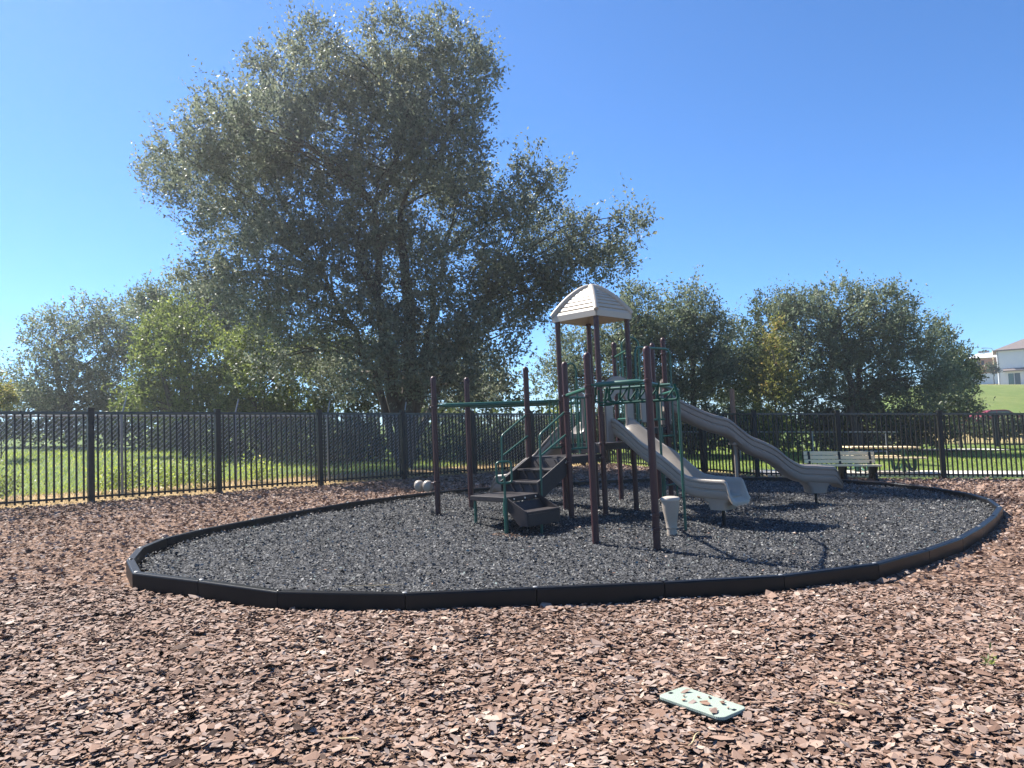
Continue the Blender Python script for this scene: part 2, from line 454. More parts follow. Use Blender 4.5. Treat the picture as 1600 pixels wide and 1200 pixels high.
def frames(n, tilt):
    """random tangent frames whose normals lean from the vertical by about tilt"""
    nr = np.stack([rng.normal(0, tilt, n), rng.normal(0, tilt, n), np.ones(n)], -1); nr = unit(nr)
    a = rng.uniform(0, 2 * np.pi, n); t = np.stack([np.cos(a), np.sin(a), np.zeros(n)], -1)
    t = unit(t - nr * (t * nr).sum(-1, keepdims=True)); b = np.cross(nr, t)
    return t, b, nr

def scatter(n, dmin, dmax, test, marg=1.2):
    """points spread evenly over the ground in a wedge a little wider than the view"""
    y = np.sqrt(rng.uniform(dmin ** 2, dmax ** 2, n)); x = rng.uniform(-1, 1, n) * (y * .70 + marg)
    k = test(x, y); return x[k], y[k]

LIDC = np.array([1.035, 4.465])
LIDX = unit(np.array([.29, -.345])); LIDY = np.array([-LIDX[1], LIDX[0]])
def not_lid(x, y):
    p = np.stack([x, y], -1) - LIDC
    return ~((np.abs(p @ LIDX) < .235) & (np.abs(p @ LIDY) < .135))
RC = RP.mean(axis=0); RING_OUT = [tuple(RC + (p - RC) * (1 + .045 / np.linalg.norm(p - RC))) for p in RP]
mulch_in = lambda x, y: in_poly(x, y, INSIDE) & ~in_poly(x, y, RING_OUT) & not_lid(x, y)

def chips(x, y, ln, wd, th, tilt, zlift):
    """solid six-cornered bark chips, flat above and running to a point below: verts (n,7,3)"""
    n = len(x); t, b, nr = frames(n, tilt)
    ang = (np.arange(6) * np.pi / 3)[None] + rng.uniform(-.38, .38, (n, 6))
    rad = rng.uniform(.62, 1.12, (n, 6))
    u = np.cos(ang) * rad * ln[:, None] / 1.75; w = np.sin(ang) * rad * wd[:, None] / 1.75
    curl = rng.normal(0, .25, (n, 1)) * (u / ln[:, None]) ** 2 * ln[:, None] + rng.normal(0, .0012, (n, 6))
    c = np.stack([x, y, mul_z(x, y) + zlift], -1)
    top = c[:, None] + u[..., None] * t[:, None] + w[..., None] * b[:, None] + (curl + th[:, None] / 2)[..., None] * nr[:, None]
    return np.concatenate([top, (c - nr * th[:, None] * 1.3)[:, None]], 1)

def chip_mesh(name, V, tint, m):
    n = len(V); base = (np.arange(n) * 7)[:, None]
    f1 = base + np.arange(6)[None]
    side = np.array([[(i + 1) % 6, i, 6] for i in range(6)]).reshape(-1)
    f3 = base + side[None]
    idx = np.concatenate([f1.ravel(), f3.ravel()])
    return np_mesh(name, V.reshape(-1, 3), [(n, 6), (n * 6, 3)], idx, m, np.concatenate([tint, np.repeat(tint, 6)]))

M['chips'] = tint_mat('bark_chips', [(0, (.040, .024, .018)), (.16, (.120, .072, .052)), (.36, (.245, .152, .108)), (.5, (.215, .155, .126)), (.66, (.310, .208, .155)), (.8, (.280, .220, .190)), (.92, (.38, .29, .23)), (1, (.52, .43, .34))], .8, .15)
x1, y1 = scatter(90000, 2.9, 7.6, mulch_in, 1.5)
n = len(x1); s_ = np.exp(rng.normal(0, .40, n))
V1 = chips(x1, y1, .042 * s_, .0245 * s_ * rng.uniform(.6, 1.4, n), .003 + .004 * rng.random(n), .21, rng.uniform(-.004, .018, n))
tint1 = np.clip(rng.beta(2.0, 2.0, n) + .10 * nz(x1, y1, 1.3), 0, 1)
o = link('bark_mulch', chip_mesh('bark_mulch', V1, tint1, M['chips'])); o['kind'] = 'stuff'
print('near chips', n)

def shards(x, y, zf, ln, wd, tilt, zlift):
    """four-cornered splinters (tetrahedra): verts (n,4,3)"""
    n = len(x); t, b, nr = frames(n, tilt)
    c = np.stack([x, y, zf(x, y) + zlift], -1); L = ln[:, None]; W = wd[:, None]
    j = lambda a_: rng.uniform(1 - a_, 1 + a_, (n, 1))
    p0 = c - t * L * .5 * j(.3) + b * W * .2 * j(.9); p1 = c + t * L * .5 * j(.3) - b * W * .2 * j(.9)
    p2 = c + b * W * .5 * j(.3) - nr * W * .25; p3 = c - b * W * .45 * j(.3) + nr * W * .35 * j(.4)
    return np.stack([p0, p1, p2, p3], 1)

def shard_mesh(name, V, tint, m):
    n = len(V); f = np.array([0, 2, 3, 1, 3, 2, 0, 3, 1, 0, 1, 2])
    idx = ((np.arange(n) * 4)[:, None] + f[None]).ravel()
    return np_mesh(name, V.reshape(-1, 3), [(n * 4, 3)], idx, m, np.repeat(tint, 4))

xs_ = rng.uniform(-4.3, 9, 420); ys_ = rng.uniform(6.8, 18.8, 420); k_ = in_poly(xs_, ys_, RING); xs_, ys_ = xs_[k_], ys_[k_]; n = len(xs_)
o = link('stray_bark_chips', chip_mesh('stray_bark_chips', chips(xs_, ys_, np.full(n, .04), rng.uniform(.012, .024, n), np.full(n, .004), .3, rub_z(xs_, ys_) - mul_z(xs_, ys_) + .024), rng.uniform(.3, 1, n), M['chips'])); o['kind'] = 'stuff'
x2, y2 = scatter(195000, 7.5, 27.5, mulch_in, 2.4)
n = len(x2); s_ = np.exp(rng.normal(0, .3, n)) * np.interp(y2, [8, 26], [1.0, 1.5])
V2 = shards(x2, y2, mul_z, .048 * s_, .027 * s_, .26, rng.uniform(0, .02, n))
tint2 = np.clip(rng.beta(2.2, 2.2, n) + .10 * nz(x2, y2, 1.3), 0, 1)
o = link('far_bark_mulch', shard_mesh('far_bark_mulch', V2, tint2, M['chips'])); o['kind'] = 'stuff'
print('far chips', n)

M['rubber'] = tint_mat('rubber_shreds', [(0, (.012, .012, .012)), (.30, (.050, .049, .048)), (.60, (.13, .127, .122)), (.88, (.25, .243, .232)), (.95, (.13, .19, .18)), (1, (.36, .33, .28))], .65, .15)
xs = rng.uniform(-4.5, 9.2, 178000); ys = rng.uniform(6.6, 19.0, 178000)
k = in_poly(xs, ys, [tuple(p) for p in (RP - np.array([2.2, 12.6])) * .985 + np.array([2.2, 12.6])])
keep = rng.random(len(xs)) < np.interp(ys, [7, 11, 18], [1, .85, .55])
xs, ys = xs[k & keep], ys[k & keep]; n = len(xs)
s_ = np.exp(rng.normal(0, .32, n)) * np.interp(ys, [7, 18], [1.0, 1.35])
V3 = shards(xs, ys, rub_z, .0235 * s_, .0135 * s_, .42, rng.uniform(-.002, .02, n))
o = link('rubber_mulch', shard_mesh('rubber_mulch', V3, np.clip(rng.beta(1.6, 1.9, n), 0, 1), M['rubber'])); o['kind'] = 'stuff'
print('rubber', n)

# ------------------------------------------------------------------ valve box lid in the bark
lz = float(mul_z(*LIDC)) + .022
lid = thing('utility_cover', 'pale green plastic utility cover lying flush in the bark mulch, scattered with chips', 'utility cover', (*LIDC, lz - .03))
def rrect(w, h, r, n=6):
    out = []
    for cx, cy, a0 in ((w / 2 - r, h / 2 - r, 0), (-w / 2 + r, h / 2 - r, 90), (-w / 2 + r, -h / 2 + r, 180), (w / 2 - r, -h / 2 + r, 270)):
        for t in np.linspace(0, 90, n):
            a = math.radians(a0 + t); out.append((cx + r * math.cos(a), cy + r * math.sin(a)))
    return out
def lidp(q, dz): return [(*(LIDC + LIDX * p[0] + LIDY * p[1]), lz + dz - .043 * (LIDX[0] * p[0] + LIDY[0] * p[1])) for p in q]
mb = MB(); mb.plate(lidp(rrect(.455, .255, .04), -.012), (0, 0, .020)); mb.build('lid', M['lid'], lid, bevel=.004)
mb = MB(); mb.plate(lidp(rrect(.475, .275, .045), -.05), (0, 0, .036)); mb.build('box_rim', M['curb'], lid)
for sgn in (-1, 1):
    mb = MB(); mb.plate(lidp([(sgn * .20 + a, b + .03 * sgn) for a, b in rrect(.022, .03, .006, 3)], .0082), (0, 0, .0012)); mb.build('finger_hole', M['curb'], lid)
lx = np.array([-.15, -.02, .05, -.07, .02, .13, .15, .10, -.11, .0, .09, -.04, .17]); ly = np.array([.05, -.06, -.03, -.075, .0, -.07, -.095, .06, -.02, .08, .085, .03, .02])
P = LIDC + lx[:, None] * LIDX + ly[:, None] * LIDY
ss = np.array([1, 1, 1.1, .6, 1, .9, 1.1, .8, .5, .5, .4, .4, .4])
Vl = chips(P[:, 0], P[:, 1], .062 * ss, .034 * ss, np.full(13, .007), .12, 0)
Vl[:, :, 2] += (lz - .043 * (P[:, 0] - LIDC[0]) + .0135 - mul_z(P[:, 0], P[:, 1]))[:, None]
o = link('loose_bark_chips', chip_mesh('loose_bark_chips', Vl, rng.uniform(.3, .85, 13), M['chips'])); o['kind'] = 'stuff'

# dry twigs and needles lying about
for (px, py, ang, ln, lab) in ((1310, 1108, 2.35, .12, 'pale dry splinter on the bark mulch to the right of the green utility cover'),
                               (1085, 1168, .9, .17, 'thin straw stalk on the bark mulch just below the green utility cover'),
                               (545, 1160, -.5, .13, 'short pale wood sliver on the bark mulch at the bottom of the picture')):
    d = FWD + (px - 800) / F_PX * RGT - (py - 600) / F_PX * UPV
    t = -CAM[2] / (d[2] + .043 * d[0] - .016 * d[1]); p = CAM + d * t
    a = np.array([math.cos(ang), math.sin(ang)])
    pts = [(*(p[:2] + a * ln * f + np.array([-a[1], a[0]]) * .012 * math.sin(f * 5)), float(mul_z(*(p[:2]))) + .030 + .008 * f) for f in np.linspace(-.5, .5, 7)]
    mb = MB(); mb.tube(pts, [.002, .0035, .004, .0045, .005, .004, .002], 6)
    tag(mb.build('twig', M['straw'], None, True), lab, 'twig', 'dry twigs on the mulch')
pts = [(-1.73 + .55 * f, 7.15 + .03 * math.sin(f * 3), float(rub_z(-1.73 + .55 * f, 7.15)) + .028) for f in np.linspace(0, 1, 9)]
mb = MB(); mb.tube(pts, [.0025] * 4 + [.003, .003, .003, .0025, .0015], 6)
tag(mb.build('pine_needle', M['straw'], None, True), 'long tan pine straw strand lying on the rubber mulch near the front border', 'pine straw')

# ------------------------------------------------------------------ metal picket fences
def fence(name, label, posts, h=1.80, npk=19, z_off=.0, post_w=.115, pk_w=.033, skip_first=False, group=None):
    c = np.mean(posts, axis=0)
    root = thing(name, label, 'fence', (c[0], c[1], gz(*c)), group)
    off = wloc(root)
    pm = MB(); pm.box((0, 0, h / 2 + .02), (post_w, post_w, h + .18), (1, 0, 0)); pm.box((0, 0, h + .125), (post_w + .012, post_w + .012, .03), (1, 0, 0))
    ref = None; refk = None
    for i, p in enumerate(posts):
        if skip_first and i == 0: continue
        q = posts[i + 1] if i + 1 < len(posts) else posts[i - 1]
        ang = math.atan2(q[1] - p[1], q[0] - p[0])
        if ref is None:
            mm = MB(); mm.v, mm.f = pm.v, pm.f
            o = mm.build('post', M['black'], root, origin=(0, 0, 0), bevel=.006); ref = o
        else:
            o = ref.copy(); COL.objects.link(o)
        o.location = (p[0] - off[0], p[1] - off[1], float(gz(*p)) - .06 - off[2]); o.rotation_euler = (0, 0, ang)
    for i in range(len(posts) - 1):
        a, b = np.array(posts[i]), np.array(posts[i + 1]); d = (b - a) / np.linalg.norm(b - a)
        a2, b2 = a + d * post_w * .5, b - d * post_w * .5
        for hh, w, t in ((h - .02, .046, .058), (.11, .040, .040)):
            mb = MB(); mb.bar((*a2, gz(*a) + hh), (*b2, gz(*b) + hh), w, t); mb.build('rail', M['rail'] if hh > 1 else M['black'], root, bevel=.004)
        k = max(1, round(np.linalg.norm(b - a) / 2.58 * npk))
        for j in range(1, k + 1):
            p = a + (b - a) * j / (k + 1)
            z = float(gz(*a) + (gz(*b) - gz(*a)) * j / (k + 1))
            if refk is None:
                mm = MB(); mm.box((0, 0, (h - .11) / 2), (pk_w, pk_w * .9, h - .09), (1, 0, 0))
                o = mm.build('picket', M['black'], root, origin=(0, 0, 0)); refk = o
            else:
                o = refk.copy(); COL.objects.link(o)
            o.location = (p[0] - off[0], p[1] - off[1], z + .06 - off[2]); o.rotation_euler = (0, 0, math.atan2(d[1], d[0]))
    return root

fence('picket_fence', 'black metal picket fence along the grass field, between the bark mulch and the chain-link', LPOSTS)
fence('picket_fence', 'black metal picket fence behind the slides and bench, beside the concrete walk', RPOSTS, skip_first=True)
FP = [np.array([18.6, 43.6]), np.array([21.6, 43.3]), np.array([24.7, 43.0]), np.array([27.7, 42.7]), np.array([30.8, 42.4]), np.array([33.8, 42.1])]
fence('picket_fence', 'distant black picket fence across the lawn at the foot of the green hill', FP, h=1.82, npk=14, post_w=.13)

# ------------------------------------------------------------------ chain-link fence beyond
def chain_fence(label, A, D, N, t0, t1, posts, h, arm=True, pitch=.105, wire=.0022, group=None):
    root = thing('chain_link_fence', label, 'fence', (*(A + D * (t0 + t1) / 2), gz(*(A + D * (t0 + t1) / 2))), group)
    for t in posts:
        p = A + D * t; z = gz(*p)
        mb = MB(); mb.tube([(*p, z - .1), (*p, z + h + .03)], .03, 10)
        o = mb.build('post', M['galv'], root, True)
        if arm:
            q = p + N * -.02 + D * .10
            ab = MB(); ab.tube([(*p, z + h), (*(p + D * .13 + N * .05), z + h + .42)], .016, 8); ab.build('barb_arm', M['galv'], o, True)
    mb = MB(); pa, pb = A + D * t0, A + D * t1
    mb.tube([(*(pa + (pb - pa) * f), gz(*(pa + (pb - pa) * f)) + h) for f in np.linspace(0, 1, 12)], .021, 8); mb.build('top_rail', M['galv'], root, True)
    V = []; Q = []
    for sgn in (1, -1):
        ts = np.arange(t0 - h, t1 + h, pitch)
        for ti in ts:
            ta, tb = ti, ti + h * .92; za, zb = .04, h
            if sgn < 0: ta, tb = tb, ta
            def cl(t, ta, tb): return za + (zb - za) * (t - ta) / (tb - ta)
            lo, hi = max(min(ta, tb), t0), min(max(ta, tb), t1)
            if hi - lo < .05: continue
            e = [(lo, cl(lo, ta, tb)), (hi, cl(hi, ta, tb))]
            pts = [np.array([*(A + D * t), gz(*(A + D * t)) + z]) for t, z in e]
            dd = unit(pts[1] - pts[0]); nn = np.array([*N, 0.]); bb = np.cross(dd, nn); b0 = len(V)
            for p in pts:
                for a_ in (0, 2.1, 4.2): V.append(p + wire * (.95 if sgn > 0 else .3) * (math.cos(a_) * bb + math.sin(a_) * nn) + nn * sgn * wire)  # wires leaning one way made thicker to imitate their sunlit look
            Q += [(b0, b0 + 1, b0 + 4, b0 + 3), (b0 + 1, b0 + 2, b0 + 5, b0 + 4), (b0 + 2, b0, b0 + 3, b0 + 5)]
    o = link('wire_mesh', np_mesh('wire_mesh', np.array(V) - wloc(root), [(len(Q), 4)], Q, M['wire'] if arm else M['galv']), root); o['kind'] = 'stuff'
    return root
chain_fence('galvanised chain-link fence with angled barb arms just behind the black pickets by the field', L0 + LN * 1.3, LD, LN, -7, 17.5,
            [.99 + 2.6 * i for i in range(-3, 7)], 1.72, wire=.0042, pitch=.095)
rd = unit(np.array([1.0, -.06])); chain_fence('low grey chain-link fence in front of the trees behind the long slide', np.array([6.5, 31.5]), rd, np.array([.06, 1.0]), 0, 9.5,
            [0, 3, 6, 9], 1.05, arm=False, pitch=.16, wire=.0016)

# ------------------------------------------------------------------ play structure
S2 = .5 ** .5
U = np.array([S2, -S2]); Vv = np.array([S2, S2])
ps = thing('play_structure', 'playground climbing structure with brown posts, tan slides and a cream peaked roof', 'play structure', (1.2, 12.6, gz(1.2, 12.6) + .085))
PG = {'G': (1.48, 12.53, 3.60), 'D': (.86, 13.15, 3.60), 'H': (2.10, 13.15, 3.60), 'J': (1.48, 13.77, 3.60), 'E': (.86, 11.91, 2.74), 'C': (.24, 12.53, 2.74),
      'I': (2.05, 14.6, 3.32), 'K': (2.90, 14.0, 3.30), 'K2': (2.86, 14.9, 3.30), 'A': (-1.33, 12.51, 2.64), 'B': (-.82, 13.39, 2.66),
      'F1': (1.0, 9.70, 2.66), 'F2': (1.70, 9.22, 2.66)}
XY = {k: np.array(v[:2]) for k, v in PG.items()}
CLAMPS = {'G': (1.16, 1.40), 'D': (1.16, 1.40, 2.15), 'H': (1.40, 1.62, 2.9), 'J': (1.40, 2.12), 'E': (1.13, 1.92, 2.20), 'C': (1.13, 1.93), 'I': (1.58, 3.05), 'K': (1.58, 2.3, 3.0),
          'K2': (1.58, 2.9), 'A': (2.13, .86), 'B': (2.15,), 'F1': (2.22, 2.10), 'F2': (2.24, .58, .40)}
PR = .046
for k, (x, y, zt) in PG.items():
    g = float(rub_z(x, y))
    mb = MB()
    cap = [] if k in 'GDHJ' else [(PR + .004, zt - .07), (PR + .004, zt - .03), (PR * .86, zt - .008), (PR * .5, zt + .008), (.006, zt + .013)]
    mb.lathe((x, y, 0), [(PR, g - .15), (PR, zt - .07)] + (cap or [(PR, zt)]), 20)
    po = mb.build('post', M['brown'], ps, True, origin=(x, y, g))
    for c in CLAMPS[k]:
        cm = MB(); cm.lathe((x, y, c - .022), [(PR + .001, 0), (PR + .009, .004), (PR + .009, .040), (PR + .001, .044)], 20)
        cm.box((x - .03, y - PR - .014, c), (.034, .03, .034)); cm.build('clamp', M['brown'], po, True)
        bm_ = MB(); bm_.lathe((x - .056, y - .036, c - .012), [(.004, 0), (.011, .003), (.011, .02), (.004, .025)], 8); bm_.build('bolt', M['steel'], po, True)

# roof
rc = (XY['G'] + XY['J']) / 2; ze = 3.565; zf = 3.665; zh = .52; HD = .715
roof = bpy.data.objects.new('roof', None); COL.objects.link(roof); roof.parent = ps; roof.location = (rc[0] - ps.location[0], rc[1] - ps.location[1], ze - ps.location[2])
cd = [U, Vv, -U, -Vv]; corner_dirs = [np.array([0, -1.]), np.array([1., 0]), np.array([0, 1.]), np.array([-1., 0])]
def rp(i, r, z, f=None): return np.array([*(rc + corner_dirs[i % 4] * HD * r), z])
rz = lambda r: zf + zh * (1 - r ** 1.68)
rows = np.linspace(1, .12, 10)
for i in range(4):
    mb = MB(); vs = []; fs = []; nrm = (corner_dirs[i] + corner_dirs[(i + 1) % 4]) / 2 ** .5
    dn = np.array([*(-nrm * .045), -.05])
    for j in range(len(rows) - 1):
        ra, rb = rows[j], rows[j + 1] + .042
        k = len(vs); vs += [rp(i, ra, rz(ra)), rp(i + 1, ra, rz(ra)), rp(i + 1, rb, rz(rb) + .006), rp(i, rb, rz(rb) + .006)]
        rc2 = rows[j + 1]
        vs += [rp(i, rb, rz(rb)) + dn, rp(i + 1, rb, rz(rb)) + dn, rp(i, rc2, rz(rc2)) + dn, rp(i + 1, rc2, rz(rc2)) + dn, rp(i, rc2, rz(rc2)), rp(i + 1, rc2, rz(rc2))]
        fs += [(k, k + 1, k + 2, k + 3), (k + 3, k + 2, k + 5, k + 4), (k + 4, k + 5, k + 7, k + 6), (k + 6, k + 7, k + 9, k + 8)]
    k = len(vs); rb = rows[-1]; vs += [rp(i, rb, rz(rb)), rp(i + 1, rb, rz(rb)), np.array([*rc, zf + zh + .012])]; fs.append((k, k + 1, k + 2))
    # inside of the roof
    ins = [1, .8, .6, .4, .2]
    for ra, rb in zip(ins[:-1], ins[1:]):
        k = len(vs); vs += [rp(i, ra * .97, rz(ra) - .09), rp(i + 1, ra * .97, rz(ra) - .09), rp(i + 1, rb * .97, rz(rb) - .09), rp(i, rb * .97, rz(rb) - .09)]; fs.append((k + 3, k + 2, k + 1, k))
    mb.add(vs, fs); mb.build('roof_panel', M['cream'], roof)
    fb = MB(); o4 = [rp(i, 1, zf + .004), rp(i + 1, 1, zf + .004), rp(i + 1, 1, ze), rp(i, 1, ze)]; fb.plate(o4, (*(-nrm * .03), 0)); fb.build('fascia', M['cream'], roof)
    rb_ = MB(); path = [rp(i, r, rz(r) + .004) for r in np.linspace(1.0, .04, 14)]; rb_.tube(path, [.044] + [.050] * 12 + [.045], 10); rb_.build('hip_rib', M['cream'], roof, True)

# decks
def deck(name, poly, z, th=.07):
    mb = MB(); mb.prism(poly, z - th, z); mb.build(name, M['deck'], ps, bevel=.008)
def inset(keys, d=.0):
    P = [XY[k] for k in keys]; c = np.mean(P, axis=0); return [tuple(c + (p - c) * (1 + d)) for p in P]
deck('landing_deck', inset('CEGD', -.03), 1.22, .12)
deck('roofed_deck', inset('DGHJ', -.03), 1.395, .12)
deck('upper_deck', inset(['H', 'K', 'K2', 'I'], -.03), 1.62, .12)
mb = MB(); a, b = XY['D'], XY['G']; mb.bar((*a, 1.295), (*b, 1.295), .02, .13); mb.build('deck_riser', M['deck'], ps)

# stairs up to the landing
stz = thing('x', 'x', 'x', (0, 0, 0))
for k in ('label', 'category'): del stz[k]
stz.name = 'stairs'; stz.parent = ps; mid = (XY['C'] + XY['E']) / 2
stz.location = (mid[0] - .45 - ps.location[0], mid[1] - .45 - ps.location[1], .7 - ps.location[2])
W2 = np.linalg.norm(XY['C'] - XY['E']) / 2 - .055
def sp(t, w, z): p = mid + Vv * t + U * w; return np.array([p[0], p[1], z])
treads = [(-.06, -.36, 1.045), (-.33, -.66, .87)]
for t1, t0, z in treads:
    mb = MB(); mb.plate([sp(t0, -W2, z - .035), sp(t1, -W2, z - .035), sp(t1, W2, z - .035), sp(t0, W2, z - .035)], (0, 0, .035)); mb.build('tread', M['deck'], stz, bevel=.006)
for t, z1, z0 in ((-.05, 1.20, 1.045), (-.345, 1.04, .87), (-.645, .865, .69)):
    mb = MB(); mb.plate([sp(t, -W2, z0), sp(t, W2, z0), sp(t + .03, W2, z1 - .004), sp(t + .03, -W2, z1 - .004)], (*(Vv * .018), 0)); ri = mb.build('riser', M['deck'], stz)
    for w in (-.22, -.02, .20):
        rbm = MB(); rbm.bar(sp(t - .008, w - .03, z1 - .03), sp(t - .010, w + .05, z0 + .03), .014, .016); rbm.build('riser_rib', M['deck'], ri)
for s_ in (-1, 1):
    w = s_ * (W2 + .012)
    mb = MB(); mb.plate([sp(.02, w, 1.25), sp(.02, w, 1.0), sp(-.10, w, .90), sp(-.70, w, .57), sp(-.72, w, .60), sp(-.72, w, .88)], (*(U * .022 * s_), 0)); mb.build('stringer', M['deck'], stz, bevel=.004)
    bt = MB()
    for t, z in ((-.66, .80), (-.66, .70), (-.04, 1.15)):
        p = sp(t, s_ * (W2 + .036), z); bt.lathe(p - np.array([0, 0, .012]), [(.004, 0), (.012, .004), (.012, .02), (.004, .024)], 8)
    bt.build('bolt', M['steel'], stz, True)
# low platform and its step
pc = mid + Vv * -1.06; hw = .375
def pp(t, w, z): p = mid + Vv * t + U * w; return (p[0], p[1], z)
mb = MB(); mb.plate([pp(-.66, -.40, .63), pp(-.66, .40, .63), pp(-1.40, .40, .63), pp(-1.40, -.40, .63)], (0, 0, .075)); mb.build('low_platform', M['deck'], ps, bevel=.008)
for t, w in ((-1.34, -.35), (-1.34, .33), (-.80, .35), (-.72, -.35)):
    p = pp(t, w, 0); g = float(rub_z(p[0], p[1])); mb = MB(); mb.tube([(p[0], p[1], g - .1), (p[0], p[1], .64)], .024, 10); mb.build('platform_leg', M['green'], ps, True)
step = bpy.data.objects.new('low_step', None); COL.objects.link(step); step.parent = ps; p0 = pp(-1.05, .6, .3); step.location = tuple(np.array(p0) - np.array(ps.location))
def sp2(t, w, z): return np.array(pp(t, w, z))
ta, tb = -.70, -1.36
for t, sg in ((ta, 1), (tb, -1)):
    mb = MB(); mb.plate([sp2(t, .40, .69), sp2(t, .40, .50), sp2(t, .62, .30), sp2(t, .80, .30), sp2(t, .80, .50)], (*(Vv * .022 * sg), 0)); mb.build('side_panel', M['deck'], step, bevel=.004)
mb = MB(); mb.plate([sp2(ta, .52, .47), sp2(tb, .52, .47), sp2(tb, .80, .47), sp2(ta, .80, .47)], (0, 0, .035)); mb.build('tread', M['deck'], step, bevel=.005)
mb = MB(); mb.plate([sp2(ta, .79, .30), sp2(tb, .79, .30), sp2(tb, .79, .468), sp2(ta, .79, .468)], (*(U * .018), 0)); mb.build('front_panel', M['deck'], step, bevel=.004)
mb = MB(); mb.plate([sp2(ta, .42, .62), sp2(tb, .42, .62), sp2(tb, .53, .47), sp2(ta, .53, .47)], (*(U * -.015), 0)); mb.build('back_panel', M['deck'], step)
bt = MB()
for f in (.15, .5, .85):
    p = sp2(ta + (tb - ta) * f, .425, .655); bt.lathe(p, [(.004, 0), (.011, .004), (.011, .02), (.004, .024)], 8)
bt.build('bolt', M['steel'], step, True)
mb = MB(); p = sp2((ta + tb) / 2, .74, 0); mb.tube([(p[0], p[1], float(rub_z(p[0], p[1])) - .05), (p[0], p[1], .32)], .022, 8); mb.build('step_leg', M['green'], step, True)

# handrails
TR = .0175
for s_, far in ((-1, True), (1, False)):
    w = s_ * (W2 + .04)
    hr = MB()
    hr.tube(rounded([sp(-.66, w, .66), sp(-.645, w, 1.60), sp(-.03, w, 1.94), sp(.05, w + s_ * .0, 1.94)], .06, 5), TR, 10)
    hr.tube([sp(-.645, w, 1.27), sp(-.02, w, 1.58)], TR * .9, 10)
    hr.tube([sp(-.02, w, 1.93), sp(-.02, w, 1.16)], TR, 10)
    hr.build('handrail', M['green'], ps, True)
gl = MB(); p = np.array(pp(-1.44, .42, 0))[:2]; g = float(rub_z(*p))
gl.tube([(*p, g - .1), (*p, .70)], .028, 12); gl.tube([(*p, .70), (*p, 1.02)], .0175, 10)
dr = np.array([.97, .24]); lo = []
for a_ in rrect(.225, .31, .05, 6): lo.append((*(p + dr * a_[0]), 1.075 + a_[1]))
gl.tube(lo, .0165, 10, closed=True); gl.build('grab_loop', M['green'], ps, True)

# slides
def lerp(tab, t): return float(np.interp(t, [q[0] for q in tab], [q[1] for q in tab]))
PROF = [(-.19, 0, -.085), (-.240, 0, -.045), (-.250, .22, -.02), (-.250, .30, -.015), (-.236, .33, -.012), (-.236, .39, -.01), (-.256, .42, -.005), (-.262, .68, 0), (-.262, .72, 0), (-.248, .745, 0), (-.248, .80, 0),
        (-.274, .83, 0), (-.279, .97, 0), (-.268, 1.05, 0), (-.246, 1.08, 0), (-.225, 1.02, 0), (-.213, .70, 0), (-.19, .28, 0), (-.14, .05, 0), (-.07, 0, 0)]
PROF = PROF + [(-w, a, b) for w, a, b in PROF[::-1]]
def smooth_tab(tab, k=3):
    t = np.linspace(tab[0][0], tab[-1][0], 70); z = np.interp(t, [q[0] for q in tab], [q[1] for q in tab])
    for _ in range(k):
        z[1:-1] = (z[:-2] + 2 * z[1:-1] + z[2:]) / 4
    w = z.copy()
    for _ in range(90):
        w[1:-1] = (w[:-2] + 2 * w[1:-1] + w[2:]) / 4
    return t, z + .9 * (z - w)
def slide(S, D, tab, wall, m, t_wall, ped, support=None, k=12, width=1.0):
    """tab: (distance, rim height); wall: side height; the side walls die out after t_wall"""
    D = np.array(D); N = np.array([-D[1], D[0]]); mb = MB(); t, z = smooth_tab(tab, k)
    n = len(PROF); vs = []; fs = []
    tend = t[-1]
    for ti, zi in zip(t, z):
        f = 1 - smooth(t_wall, tend, ti) * .86
        zb = zi - wall
        fl = 1 + .06 * smooth(t_wall, tend, ti)
        drop = .10 * smooth(tend - .14, tend, ti) ** 2
        for w, a, b in PROF:
            p = S + D * ti + N * w * fl * width
            vs.append((p[0], p[1], zb + a * wall * f + b * (1 if b > -.03 else 1 - .4 * smooth(t_wall, tend, ti)) - drop))
    for i in range(len(t) - 1):
        for j in range(n): fs.append((i * n + j, i * n + (j + 1) % n, (i + 1) * n + (j + 1) % n, (i + 1) * n + j))
    fs += [tuple(range(n))[::-1], tuple(range((len(t) - 1) * n, len(t) * n))]
    mb.add(vs, fs)
    so = mb.build('slide', m, ps, True, angle=50)
    if ped:
        t0, t1, zp = ped; pb = MB(); q = []
        zt = float(np.interp((t0 + t1) / 2, t, z)) - wall
        sec = [(1.35, zt - .03), (1.15, zt - .10), (.9, (zt * .45 + zp * .55)), (.8, zp + .03), (.74, zp)]
        for s_, zz in sec:
            L = (t1 - t0) / 2 * s_; Wd = .20 * (.8 + .2 * s_) * width; c = S + D * (t0 + t1) / 2
            q += [(*(c + D * a_[0] + N * a_[1]), zz) for a_ in rrect(2 * L, 2 * Wd, .07, 5)]
        kk = 20; ff = [(i * kk + j, (i + 1) * kk + j, (i + 1) * kk + (j + 1) % kk, i * kk + (j + 1) % kk) for i in range(len(sec) - 1) for j in range(kk)]
        ff.append(tuple(range((len(sec) - 1) * kk, len(sec) * kk))[::-1])
        pb.add(q, ff); pb.build('pedestal', m, so, True, angle=60)
        c = S + D * (t0 + t1) / 2; pb = MB(); g = float(rub_z(*c)); pb.tube([(*c, g - .1), (*c, zp + .02)], .028, 10); pb.build('foot_pole', M['black'], so, True)
    for ts in (support or []):
        c = S + D * ts; zt = float(np.interp(ts, t, z)) - wall - .06
        pb = MB(); g = float(rub_z(*c)); pb.tube([(*c, g - .1), (*c, zt)], .032, 10); pb.box((*c, zt - .02), (.16, .30, .05), (D[0], D[1], 0)); pb.build('support_pole', M['greige'], so, True)
    return so
